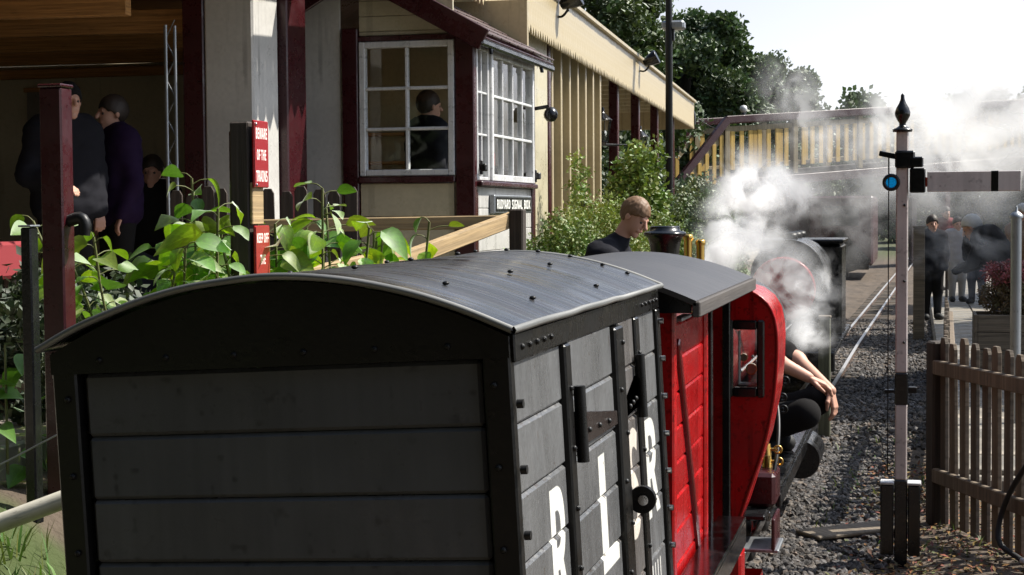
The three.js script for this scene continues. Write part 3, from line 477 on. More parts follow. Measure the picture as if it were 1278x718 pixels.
// ---------------------------------------------------------------- goods van in front
const bolt = new THREE.SphereGeometry(0.0068, 8, 5), nut = new THREE.CylinderGeometry(0.009, 0.009, 0.012, 6);
{
  const v = thing('goods_van', 'grey planked covered goods van with black ironwork and curved dark roof', 'van', [-1.11, 0, -2.8]);
  v.rotation.z = 3 * Math.PI / 180;
  const hw = 0.46, L = 1.66, cx = 0.015, R = cx + hw, Lx = cx - hw, floor = 0.42, eave = 1.462, apex = 1.582;
  slab('underframe', Lx + 0.03, R - 0.03, 0.32, floor, -L + 0.02, -0.02, M.vanBlack, v, 0.01);
  // end wall
  const greys = [M.vanGrey, M.vanGreyB];
  for (let k = 0, y = 1.412; y > floor; k++, y -= 0.1235) { const o = slab('plank', Lx + 0.06, R - 0.06, Math.max(floor, y - 0.122), y, -0.03, -0.004 - 0.001 * (k % 2), greys[k % 2], v, 0.007); o.geometry = o.geometry.clone(); const u = o.geometry.attributes.uv; for (let i = 0; i < u.count; i++) u.setXY(i, u.getX(i) + 0.37 * k, u.getY(i) + 0.23 * k); }
  for (let k = 0, y = 1.412; y > floor; k++, y -= 0.1235) slab('plank', Lx + 0.06, R - 0.06, Math.max(floor, y - 0.122), y, -L + 0.004, -L + 0.03, greys[k % 2], v, 0.007);
  for (const [z, s] of [[0, 1], [-L, -1]]) {
    for (const x of [Lx, R - 0.052]) { const o = slab('corner_post', x, x + 0.052, floor - 0.06, 1.452, z - 0.02 * s, z + 0.012 * s, M.vanBlack, v, 0.004); if (s > 0) for (let k = 0; k < 7; k++) part('bolt', bolt, M.vanBlack, o, [(x < 0 ? 0.006 : -0.006), 0.46 - k * 0.15, 0.018]); }
    const sh = new THREE.Shape(); sh.moveTo(Lx, 1.415); sh.lineTo(R, 1.415); sh.lineTo(R, eave - 0.008); for (let k = 0; k <= 20; k++) { const t = 1 - 2 * k / 20; sh.lineTo(cx + t * hw, eave - 0.008 + (apex - eave) * (1 - t * t)); }
    const g = new THREE.ExtrudeGeometry(sh, { depth: 0.02, bevelEnabled: false }); g.translate(0, 0, s > 0 ? z - 0.006 : z - 0.012);
    const hd = part('end_header', g, M.vanBlack, v); if (s > 0) for (const x of [-0.34, -0.2, -0.06, 0.08, 0.22, 0.36]) part('bolt', bolt, M.vanBlack, hd, [x, 1.44, 0.014]);
  }
  // roof: thin curved sheet with a rolled lip, slightly dented
  {
    const nx = 44, nz = 60, ov = 0.014, rz0 = 0.035, rz1 = -L - 0.03, pos = [], uv = [], idx = [], th = 0.007;
    const P = (i, j, under) => { const t = -1 + 2 * i / nx, x = cx + t * (hw + ov), z = lerp(rz0, rz1, j / nz), d = (fb3(x * 3, 1, z * 4, 3) - 0.5) * 0.008 + (i === 0 || i === nx ? (fb3(x, 2, z * 14, 2) - 0.5) * 0.004 : 0); return [x, eave + 0.004 + (apex - eave) * (1 - t * t * 0.98) + d - (under ? th : 0), z + (j === 0 ? (fb3(x * 16, 4, 0, 2) - 0.5) * 0.006 : 0)]; };
    for (const u of [0, 1]) for (let j = 0; j <= nz; j++) for (let i = 0; i <= nx; i++) { pos.push(...P(i, j, u)); uv.push(i / nx * 1.05, j / nz * 1.72); }
    const W = nx + 1, N = W * (nz + 1);
    for (let j = 0; j < nz; j++) for (let i = 0; i < nx; i++) { const a = j * W + i, b = a + 1, c = a + W, d = c + 1; idx.push(a, b, c, b, d, c, a + N, c + N, b + N, b + N, c + N, d + N); }
    for (let i = 0; i < nx; i++) for (const [j, f] of [[0, 0], [nz, 1]]) { const a = j * W + i, b = a + 1; f ? idx.push(a, b, a + N, b, b + N, a + N) : idx.push(a, a + N, b, b, a + N, b + N); }
    for (let j = 0; j < nz; j++) for (const i of [0, nx]) { const a = j * W + i, b = a + W; i ? idx.push(a, a + N, b, b, a + N, b + N) : idx.push(a, b, a + N, b, b + N, a + N); }
    const g = new THREE.BufferGeometry(); g.setAttribute('position', new THREE.Float32BufferAttribute(pos, 3)); g.setAttribute('uv', new THREE.Float32BufferAttribute(uv, 2)); g.setIndex(idx); const flat = g; flat.computeVertexNormals();
    const streak = dtex(512, (u, w) => { const a = fbm(u, w, 3, 5, 5), s = fbm(u, w, 4, 60, 3), d = fbm(u, w, 40, 40, 2); const r = 0.35 + 0.65 * a + 0.5 * (s - 0.5); return [r, r * 0.985 + 0.08 * (d - 0.5), r * 0.975]; }, 1.05, true);
    const rgh = dtex(512, (u, w) => 0.52 + 0.75 * (fbm(u, w, 4, 50, 4) - 0.5) + 0.5 * (fbm(u, w, 4, 4, 4) - 0.5), 1.05);
    const roof = part('roof', flat, mat(C(0.045, 0.045, 0.047), { map: streak, roughness: 0.5, roughnessMap: rgh, bumpMap: streak, bumpScale: 0.002, specularIntensity: 1 }), v);
    const lip = (pts) => part('roof_edge', tubeGeo(pts, 0.0075, 40, 6), mat(C(0.40, 0.41, 0.42), { roughness: 0.55, map: T.grunge, metalness: 0.75 }), roof);
    lip(Array.from({ length: 13 }, (_, k) => { const t = -1 + k / 6; return [cx + t * (hw + ov), eave + 0.002 + (apex - eave) * (1 - t * t * 0.98) + rr(-0.001, 0.001), rz0 + 0.002]; }));
    for (const s of [-1, 1]) lip(Array.from({ length: 15 }, (_, k) => [cx + s * (hw + ov), eave + 0.004 + rr(-0.0018, 0.0018), lerp(rz0, rz1, k / 14)]));
    lip(Array.from({ length: 13 }, (_, k) => { const t = -1 + k / 6; return [cx + t * (hw + ov), eave + 0.002 + (apex - eave) * (1 - t * t * 0.98), rz1]; }));
    for (const [t, zz] of [[0.88, 0.42], [0.9, 1.05], [0.62, 0.2], [0.6, 0.75], [0.58, 1.2], [0.3, 1.62], [0.5, 1.62], [0.7, 1.62], [0.85, 1.62], [0.1, 1.62], [-0.1, 1.62], [0.12, 0.7], [0.05, 1.2], [-0.35, 0.5], [-0.3, 1.1], [0.2, 0.22]]) part('roof_bolt', new THREE.SphereGeometry(0.0075, 8, 5).scale(1, 0.6, 1), M.iron, roof, [cx + t * hw, eave + 0.012 + (apex - eave) * (1 - t * t * 0.98), -zz]);
    slab('cantrail', R - 0.02, R + 0.008, 1.405, 1.458, -L, 0.0, M.vanBlack, v, 0.003); slab('cantrail', Lx - 0.008, Lx + 0.02, 1.405, 1.458, -L, 0, M.vanBlack, v, 0.003);
    for (let k = 0; k < 5; k++) { part('bolt', bolt, M.vanBlack, v, [R + 0.008, 1.43, -0.05 - k * 0.06]); part('bolt', bolt, M.vanBlack, v, [R + 0.008, 1.43, -L + 0.05 + k * 0.06]); }
  }
  // sides: bays of planks; lettering is painted across the planks of a bay
  const ys = [1.41, 1.288, 1.159, 1.031, 0.9, 0.757, 0.63, 0.51, floor];
  const bay = (z0, z1, letter, small, tint = '#ffffff') => {
    const Wm = z1 - z0, y0 = floor, Hm = 1.41 - y0, px = 620, cw = Math.round(Wm * px), ch = Math.round(Hm * px);
    const t = canvasTex(cw, ch, (g) => {
      const im = g.createImageData(cw, ch);
      for (let y = 0; y < ch; y++) for (let x = 0; x < cw; x++) { const n = 88 + 20 * (fbm(x / 620 + z0, y / 620, 5, 5, 5) - 0.5) + 14 * (fbm(x / 620, y / 620 + z0, 40, 3, 2) - 0.5) + 8 * (fbm(x / 300, y / 300, 90, 90, 1) - 0.5), i = (y * cw + x) * 4; im.data[i] = n; im.data[i + 1] = n + 0.5; im.data[i + 2] = n + 1; im.data[i + 3] = 255; }
      g.putImageData(im, 0, 0);
      if (letter) { const [ch1, a0, a1, b0, b1] = letter; fitText(g, ch1, (a0 - z0) * px, (1.41 - b1) * px, (a1 - a0) * px, (b1 - b0) * px, 'rgba(222,220,212,0.96)', letter[5] ?? 'bold'); }
      for (let k = 0; k < 90; k++) { const x = rnd() * cw, y = rnd() * ch, w2 = 1 + rnd() * 3; g.fillStyle = rnd() < 0.45 ? 'rgba(150,150,146,0.5)' : rnd() < 0.5 ? 'rgba(58,44,34,0.55)' : 'rgba(46,46,46,0.5)'; g.fillRect(x, y, w2, 1 + rnd() * (rnd() < 0.2 ? 22 : 3)); }
      for (const yy of ys) for (let k = 0; k < 26; k++) { g.fillStyle = rnd() < 0.5 ? 'rgba(60,52,46,0.5)' : 'rgba(140,138,132,0.35)'; g.fillRect(rnd() * cw, (1.41 - yy) * px + (rnd() - 0.5) * 7, 2 + rnd() * 14, 1 + rnd() * 2.5); }
      if (small) { g.fillStyle = 'rgba(215,213,205,0.95)'; for (let k = 0; k < 5; k++) g.fillRect((0.03 + k * 0.042) * px, (1.41 - 0.735) * px, 0.012 * px, 0.075 * px); }
    });
    const m = mat(new THREE.Color(tint), { map: t, roughness: 0.58, roughnessMap: T.rough, bumpMap: T.fine, bumpScale: 0.0006 });
    return { z0, z1, m, y0, Hm, Wm };
  };
  const side = (parent, b, x, out) => {
    for (let k = 0; k < ys.length - 1; k++) {
      const h = ys[k] - ys[k + 1] - 0.002, g = cbox(0.022, h, b.Wm, 0.006).clone(), p = g.attributes.position, u = g.attributes.uv.clone(), yc = (ys[k] + ys[k + 1]) / 2;
      for (let i = 0; i < p.count; i++) u.setXY(i, (out > 0 ? (b.Wm / 2 - p.getZ(i)) : (b.Wm / 2 + p.getZ(i))) / b.Wm, (p.getY(i) + yc - b.y0) / b.Hm);
      g.setAttribute('uv', u);
      part('plank', g, b.m, parent, [x, yc, -(b.z0 + b.z1) / 2]);
    }
  };
  const bayA = bay(0.012, 0.40, ['R', 0.215, 0.385, 0.86, 1.13]), d1 = bay(0.455, 0.93, ['L', 0.66, 0.915, 0.86, 1.13]), d2 = bay(1.04, 1.235, ['S', 1.06, 1.225, 0.86, 1.13], false, '#f6ece6'), bayB = bay(1.30, 1.60, ['R', 1.325, 1.555, 0.86, 1.125], true);
  side(v, bayA, R - 0.012, 1); side(v, bayB, R - 0.012, 1);
  for (const b of [bayA, d1, d2, bayB].map((q) => ({ ...q, m: M.vanGrey }))) side(v, b, Lx + 0.012, -1);
  for (const [a, e] of [[0.40, 0.452], [1.238, 1.298]]) { const o = slab('side_stanchion', R - 0.03, R + 0.012, floor - 0.04, 1.404, -e, -a, M.vanBlack, v, 0.004); for (let k = 0; k < 8; k++) part('bolt', bolt, M.vanBlack, o, [0.022, 0.42 - k * 0.125, 0]); }
  slab('side_stanchion', R - 0.03, R + 0.010, floor - 0.04, 1.404, -1.655, -1.602, M.vanBlack, v, 0.004);
  for (let k = 0; k < 9; k++) { part('bolt', nut, M.steel, v, [R + 0.017, 1.37 - k * 0.105, -1.63], [0, 0, Math.PI / 2]); part('bolt', nut, M.iron, v, [R + 0.012, 1.33 - k * 0.12, -0.0], [0, 0, Math.PI / 2]); }
  for (const [b, hz, dir] of [[d1, 0.452, 1], [d2, 1.238, -1]]) {
    const d = new THREE.Group(); d.name = 'door'; v.add(d); side(d, b, R - 0.006, 1);
    for (const y of [1.232, 0.62]) {
      part('hinge', cyl(0.013, 0.013, 0.16, 10), M.vanBlack, d, [R + 0.022, y, -hz - dir * 0.016]);
      const s = new THREE.Shape(), len = dir > 0 ? 0.45 : 0.17; s.moveTo(0, 0.025); s.lineTo(len, -0.028); s.lineTo(len, -0.058); s.lineTo(0, -0.052); const g = new THREE.ExtrudeGeometry(s, { depth: 0.006, bevelEnabled: true, bevelThickness: 0.001, bevelSize: 0.001, bevelSegments: 1 }); g.rotateY(Math.PI / 2); if (dir < 0) g.scale(1, 1, -1);
      const o = part('hinge_strap', g, painted(C(0.03, 0.022, 0.02), 0.3), d, [R + 0.006, y, -hz - dir * 0.02]);
      for (let k = 1; k < 4; k++) part('bolt', bolt, M.iron, o, [0.008, -0.022 - 0.005 * k, -dir * k * len / 4]);
    }
  }
  slab('door_post', R - 0.02, R + 0.018, floor - 0.02, 1.40, -1.036, -0.934, M.vanBlack, v, 0.005);
  for (let k = 0; k < 9; k++) part('bolt', bolt, M.iron, v, [R + 0.019, 1.36 - k * 0.11, -0.985 + (k % 2 ? 0.025 : -0.025)]);
  const kn = part('door_latch', merge([cyl(0.034, 0.034, 0.022, 24).rotateX(Math.PI / 2), boxAt(-0.075, 0.0, -0.02, 0.02, -0.012, 0.008, 0.004)]), M.vanBlack, v, [R + 0.034, 0.965, -1.08]);
  part('latch_bolt', merge([cyl(0.009, 0.009, 0.012, 6).rotateX(Math.PI / 2), cyl(0.013, 0.013, 0.005, 12).rotateX(Math.PI / 2)]), M.steel, kn, [0.004, 0, 0.014]);
  for (const x of [-0.13, 0.13]) for (const z of [-0.35, -1.3]) part('wheel', cyl(0.15, 0.15, 0.05, 18), M.iron, v, [x * 1.15, 0.15, z], [0, 0, Math.PI / 2]);
}
// ---------------------------------------------------------------- red locomotive
{
  const l = thing('steam_locomotive', 'red miniature steam locomotive with planked tender, open cab and black chimney', 'locomotive', [-1.06, 0, 0]);
  // tender box with planked red sides
  const tx = 0.362, ty0 = 0.42, ty1 = 1.36, tz0 = -4.68, tz1 = -5.42, td = new THREE.Group(); td.name = 'tender'; l.add(td);
  for (let y = ty1, k = 0; y > ty0; y -= 0.105, k++) { slab('plank', tx - 0.03, tx, y - 0.103, y, tz1 + 0.03, tz0 - 0.05, k % 2 ? M.red : M.redB, td, 0.006); slab('plank', -tx, -tx + 0.03, y - 0.103, y, tz1 + 0.03, tz0 - 0.05, M.red, td, 0.006); }
  for (let y = ty1, k = 0; y > ty0; y -= 0.105, k++) slab('end_plank', -tx + 0.03, tx - 0.03, y - 0.103, y, tz0 - 0.03, tz0, k % 2 ? M.darkRed : M.red, td, 0.005);
  for (const s of [-1, 1]) { slab('corner_iron', s > 0 ? tx - 0.05 : -tx - 0.008, s > 0 ? tx + 0.008 : -tx + 0.05, ty0 - 0.05, ty1 + 0.06, tz0 - 0.05, tz0 + 0.012, M.red, td, 0.006); slab('front_post', s > 0 ? tx - 0.03 : -tx - 0.008, s > 0 ? tx + 0.012 : -tx + 0.03, ty0 - 0.05, ty1 + 0.03, tz1 - 0.02, tz1 + 0.03, M.red, td, 0.008); bar('brace', [s * (tx + 0.004), ty1 - 0.05, tz0 - 0.08], [s * (tx + 0.004), ty0, tz1 + 0.08], 0.018, 0.035, M.darkRed, td); }
  part('top_strip', cbox(0.03, 0.012, 0.2, 0.003), M.galvanised, td, [tx, ty1 + 0.012, tz0 - 0.22]);
  slab('top_rail', -tx, tx, ty1 + 0.012, ty1 + 0.06, tz0 - 0.03, tz0 + 0.0, M.darkRed, td); slab('floor', -tx, tx, 0.34, 0.41, tz1, tz0, M.black, td);
  // cab roof: timber boards bent over hoops
  {
    const rw = 0.45, ez = 1.435, ay = 1.535, z0 = -4.56, z1 = -6.2, n = 12, rf = new THREE.Group(); rf.name = 'cab_roof'; l.add(rf);
    const yy = (x) => ez + (ay - ez) * (1 - (x / rw) ** 2);
{ const sh = new THREE.Shape(), up = [], dn = []; for (let k = 0; k <= 28; k++) { const x = -rw + 2 * rw * k / 28; up.push([x, yy(x) + 0.008]); dn.unshift([x, yy(x) - 0.008]); } [...up, ...dn].forEach(([x, y], k) => k ? sh.lineTo(x, y) : sh.moveTo(x, y)); const g = new THREE.ExtrudeGeometry(sh, { depth: z0 - z1, bevelEnabled: false }); g.translate(0, 0, z1); const p = g.attributes.position; g.setAttribute('uv', new THREE.Float32BufferAttribute(Array.from({ length: p.count }, (_, i) => [p.getX(i), p.getZ(i)]).flat(), 2)); part('roof_sheet', g, M.cabRoof, rf); }
    for (const s of [-1, 1]) slab('edge_board', s * rw - 0.012, s * rw + 0.012, ez - 0.04, ez + 0.006, z1, z0, timber(C(0.085, 0.075, 0.07)), rf, 0.004);
    const sh = new THREE.Shape(); sh.moveTo(-rw + 0.02, ez - 0.03); sh.lineTo(rw - 0.02, ez - 0.03); for (let k = 0; k <= 14; k++) { const x = rw - 0.02 - (2 * rw - 0.04) * k / 14; sh.lineTo(x, yy(x) - 0.012); }
    part('roof_hoop', new THREE.ExtrudeGeometry(sh, { depth: 0.03, bevelEnabled: false }), M.black, rf, [0, 0, z0 - 0.06]); part('roof_hoop', new THREE.ExtrudeGeometry(sh, { depth: 0.03, bevelEnabled: false }), M.black, rf, [0, 0, z1 + 0.02]);
    for (const s of [-1, 1]) for (const z of [-5.55, -6.1]) slab('roof_stay', s * 0.36 - 0.015, s * 0.36 + 0.015, 0.4, ez - 0.03, z - 0.015, z + 0.015, M.black, l);
  }
  // cab front: a deep rounded red shell with spectacle windows
  {
    const zf = -6.15, dep = 0.52, half = [[0, 1.41], [0.33, 1.408], [0.40, 1.402], [0.455, 1.385], [0.50, 1.352], [0.528, 1.305], [0.541, 1.245], [0.544, 1.18], [0.540, 1.08], [0.530, 0.975], [0.492, 0.79], [0.44, 0.633], [0.40, 0.507], [0.37, 0.42], [0, 0.42]];
    const pts = [...half, ...half.slice(1, -1).reverse().map(([x, y]) => [-x, y])], sh = new THREE.Shape(pts.map(([x, y]) => new THREE.Vector2(x, y)));
    for (const s of [-1, 1]) { const h = new THREE.Path(), w = s > 0 ? [0.372, 0.480] : [-0.480, -0.372]; h.moveTo(w[0], 1.012); h.lineTo(w[0], 1.26); h.lineTo(w[1], 1.26); h.lineTo(w[1], 1.012); sh.holes.push(h); }
    const door = new THREE.Path(); door.moveTo(-0.30, 0.45); door.lineTo(-0.30, 1.33); door.lineTo(0.30, 1.33); door.lineTo(0.30, 0.45); sh.holes.push(door);
    const pl = new THREE.ExtrudeGeometry(sh, { depth: 0.012, bevelEnabled: true, bevelThickness: 0.004, bevelSize: 0.004, bevelSegments: 1 });
    const shell = part('cab_front', pl, M.red, l, [0, 0, zf - 0.012]);
    // wrapper that carries the outline forward
    const pos = [], idx = [], W = pts.length; pts.forEach(([x, y]) => { for (const z of [zf + 0.004, zf - dep]) pos.push(x * (z < zf ? 0.99 : 1.004), y, z); });
    const g0 = new THREE.BufferGeometry(); for (let k = 0; k < W; k++) { const a = k * 2, b = ((k + 1) % W) * 2; idx.push(a, b, a + 1, b, b + 1, a + 1); }
    g0.setAttribute('position', new THREE.Float32BufferAttribute(pos, 3)); g0.setAttribute('uv', new THREE.Float32BufferAttribute(new Float32Array(W * 4).map((_, i) => pos[Math.floor(i / 2) * 3 + (i % 2 ? 2 : 1)]), 2)); g0.setIndex(idx); g0.computeVertexNormals();
    part('cab_wrapper', g0, M.red, l);
    part('edge_bead', new THREE.TubeGeometry(new THREE.CatmullRomCurve3(pts.map(([x, y]) => V(x * 1.006, y, zf + 0.004)), true), 120, 0.007, 6, true), M.red, l);
    for (const s of [-1, 1]) {
      const w = new THREE.Group(); w.name = 'spectacle_window'; l.add(w); const a = s * 0.426, F = (x0, x1, y0, y1) => slab('frame', x0, x1, y0, y1, zf - 0.005, zf + 0.016, M.black, w, 0.006);
      F(a - 0.078, a - 0.045, 0.985, 1.282); F(a + 0.045, a + 0.074, 0.985, 1.282); F(a - 0.046, a + 0.046, 1.245, 1.281); F(a - 0.046, a + 0.046, 0.986, 1.024);
      part('pane', new THREE.PlaneGeometry(0.094, 0.23), M.glass, w, [a, 1.135, zf - 0.004]);
      for (const [x0, x1, y0, y1] of [[a - 0.03, a - 0.02, 1.03, 1.24], [a - 0.03, a + 0.045, 1.028, 1.04]]) slab('inner_bead', x0, x1, y0, y1, zf - 0.03, zf - 0.018, M.white, w);
    }
    for (const [x, y, r] of [[0.43, 1.075, 0.022], [0.40, 1.12, 0.015], [0.2, 1.1, 0.035], [-0.1, 1.15, 0.04]]) { const q = part('gauge', merge([cyl(r, r, 0.03, 16).rotateX(Math.PI / 2)]), M.brass, l, [x, y, zf - 0.2]); part('dial', cyl(r * 0.8, r * 0.8, 0.004, 16).rotateX(Math.PI / 2), M.white, q, [0, 0, 0.016]); }
    slab('backhead', -0.3, 0.3, 0.45, 1.25, zf - 0.5, zf - 0.4, M.black, l, 0.04);
  }
  // boiler, chimney, safety valves
  part('boiler', cyl(0.26, 0.26, 3.0, 36).rotateX(Math.PI / 2), M.darkRed, l, [0.0, 1.0, -8.15]);
  part('smokebox', cyl(0.275, 0.275, 0.6, 36).rotateX(Math.PI / 2), M.black, l, [0.0, 1.0, -9.8]);
  for (const z of [-7.1, -8.6]) part('boiler_band', new THREE.TorusGeometry(0.262, 0.008, 6, 36), M.brass, l, [0.0, 1.0, z]);
  const ch = part('chimney', lathe([[0.0, 1.2], [0.092, 1.2], [0.074, 1.28], [0.066, 1.36], [0.063, 1.42], [0.066, 1.48], [0.074, 1.54], [0.083, 1.572], [0.101, 1.585], [0.103, 1.592], [0.098, 1.60], [0.074, 1.605], [0.071, 1.624], [0.066, 1.628], [0.058, 1.626], [0.055, 1.5], [0.0, 1.45]], 32), M.black, l, [-0.113, 0, -7.65]);
  for (const [x, z, top] of [[-0.046, -7.97, 1.585], [0.012, -8.0, 1.558]]) part('safety_valve', lathe([[0, 1.25], [0.034, 1.25], [0.026, 1.3], [0.021, 1.33], [0.021, top - 0.03], [0.026, top - 0.025], [0.026, top - 0.008], [0.019, top], [0.012, top - 0.02], [0, top - 0.03]], 18), M.brass, l, [x, 0, z]);
  // frames, running plate, wheels, rods, steps
  for (const s of [-1, 1]) {
    slab('running_plate', s > 0 ? 0.16 : -0.45, s > 0 ? 0.45 : -0.16, 0.40, 0.425, -10.2, -6.7, M.black, l, 0.006);
    slab('frame_plate', s > 0 ? 0.19 : -0.22, s > 0 ? 0.22 : -0.19, 0.12, 0.40, -10.1, -4.7, M.black, l);
    slab('valance', s > 0 ? 0.435 : -0.46, s > 0 ? 0.46 : -0.435, 0.33, 0.399, -10.2, -7.4, M.black, l, 0.005);
    for (const z of [-7.0, -7.75, -8.5]) { const w = part('wheel', new THREE.TorusGeometry(0.22, 0.03, 8, 30), M.iron, l, [s * 0.28, 0.25, z], [0, Math.PI / 2, 0]); for (let k = 0; k < 8; k++) part('spoke', cbox(0.02, 0.2, 0.02, 0.004), M.red, w, [0.11 * Math.sin(k * Math.PI / 4), 0.11 * Math.cos(k * Math.PI / 4), 0], [0, 0, -k * Math.PI / 4]); part('hub', cyl(0.05, 0.05, 0.06, 14), M.red, w, [0, 0, 0], [Math.PI / 2, 0, 0]); }
    bar('coupling_rod', [s * 0.34, 0.2, -6.9], [s * 0.34, 0.2, -8.6], 0.02, 0.05, M.steel, l);
    bar('connecting_rod', [s * 0.37, 0.22, -7.75], [s * 0.40, 0.27, -9.3], 0.02, 0.05, M.steel, l);
    part('cylinder', cyl(0.11, 0.11, 0.5, 22).rotateX(Math.PI / 2), M.black, l, [s * 0.42, 0.27, -9.5]);
    slab('sand_box', s > 0 ? 0.35 : -0.48, s > 0 ? 0.48 : -0.35, 0.43, 0.575, -7.12, -6.86, M.maroon, l, 0.015);
    slab('step_plate', s > 0 ? 0.34 : -0.52, s > 0 ? 0.52 : -0.34, 0.30, 0.315, -6.8, -6.55, M.galvanised, l, 0.004);
    slab('step_hanger', s > 0 ? 0.49 : -0.505, s > 0 ? 0.505 : -0.49, 0.30, 0.44, -6.8, -6.55, M.maroon, l, 0.004);
    part('splasher', new THREE.CylinderGeometry(0.26, 0.26, 0.1, 20, 1, false, -Math.PI / 2, Math.PI).rotateX(Math.PI / 2).rotateZ(0).rotateY(Math.PI / 2), M.red, l, [s * 0.40, 0.22, -6.35]);
    bar('handrail', [s * 0.34, 1.02, -6.8], [s * 0.34, 1.02, -9.6], 0.014, 0.014, M.steel, l);
    for (const [y, z] of [[0.86, -7.25], [0.8, -7.3], [0.92, -7.4], [0.66, -7.0], [0.6, -7.05]]) part('fitting', merge([cyl(0.018, 0.024, 0.05, 10), cyl(0.007, 0.007, 0.10, 8).rotateZ(Math.PI / 2), new THREE.TorusGeometry(0.016, 0.005, 6, 14).translate(0.05 * s, 0, 0)]), y > 0.7 ? M.iron : M.brass, l, [s * (y > 0.7 ? 0.43 : 0.43), y, z]);
    part('injector_pipe', tubeGeo([[s * 0.42, 0.42, -6.9], [s * 0.47, 0.6, -7.0], [s * 0.45, 0.85, -7.25], [s * 0.32, 1.02, -7.5]], 0.009, 20, 8), M.iron, l);
  }
  slab('drag_beam', -0.42, 0.42, 0.2, 0.4, -6.2, -6.05, M.red, l, 0.01);
  // polished draw gear and footboard between van and cab
  const dg = part('footboard', merge([boxAt(0.37, 0.47, 0.585, 0.60, -5.75, -4.72, 0.003), boxAt(0.455, 0.47, 0.50, 0.585, -5.75, -4.72, 0.003), boxAt(0.37, 0.385, 0.50, 0.585, -5.75, -4.72, 0.003)]), M.steel, l);
  for (const z of [-4.9, -5.25, -5.6]) slab('footboard_bracket', 0.40, 0.425, 0.2, 0.584, z - 0.02, z + 0.02, M.steel, l);
  for (const x of [-0.15, 0.15]) for (const z of [-4.95, -5.2]) part('tender_wheel', cyl(0.13, 0.13, 0.05, 18), M.iron, l, [x, 0.13, z], [0, 0, Math.PI / 2]);
  slab('buffer_beam', -0.5, 0.46, 0.2, 0.42, -10.3, -10.2, M.black, l, 0.01);
}
// ---------------------------------------------------------------- second locomotive in the steam
{
  const l = thing('tank_locomotive', 'black saddle tank locomotive half hidden in steam beyond the red one', 'locomotive', [-1.16, 0, -15.1]);
  part('saddle_tank', new THREE.CylinderGeometry(0.34, 0.34, 1.3, 32, 1, false, -Math.PI * 0.62, Math.PI * 1.24).rotateX(-Math.PI / 2).rotateZ(0), M.black, l, [0, 1.09, -0.55]);
  part('boiler', cyl(0.29, 0.29, 2.6, 30).rotateX(Math.PI / 2), M.black, l, [0, 1.0, -1.0]);
  part('boiler_front', cyl(0.27, 0.27, 0.04, 30).rotateX(Math.PI / 2), M.red, l, [-0.02, 0.98, 0.32]);
  part('front_ring', new THREE.TorusGeometry(0.27, 0.025, 8, 36), M.red, l, [-0.02, 0.98, 0.33]);
  slab('cab', -0.42, 0.42, 0.4, 1.35, -2.6, -1.6, M.black, l, 0.03); slab('cab_roof', -0.44, 0.44, 1.36, 1.4, -2.7, -1.5, M.black, l, 0.01);
  slab('running_plate', -0.45, 0.45, 0.38, 0.42, -3.2, 0.4, M.black, l); slab('buffer_beam', -0.45, 0.45, 0.24, 0.42, 0.38, 0.44, M.black, l, 0.01);
  for (const x of [-0.22, 0.22]) for (const z of [-0.4, -1.2, -2.0]) part('wheel', cyl(0.2, 0.2, 0.06, 20), M.iron, l, [x, 0.2, z], [0, 0, Math.PI / 2]);
  for (const z of [-0.3, -0.9, -1.5]) part('tank_filler', lathe([[0, 0.07], [0.06, 0.06], [0.07, 0.03], [0.07, 0], [0, 0]], 14), M.iron, l, [0, 1.425, z]);
  for (let k = 0; k < 8; k++) part('rivet', bolt, M.iron, l, [0.3 * Math.sin(-1 + k * 0.28), 1.09 + 0.345 * Math.cos(-1 + k * 0.28) * 0.98, 0.08]);
}
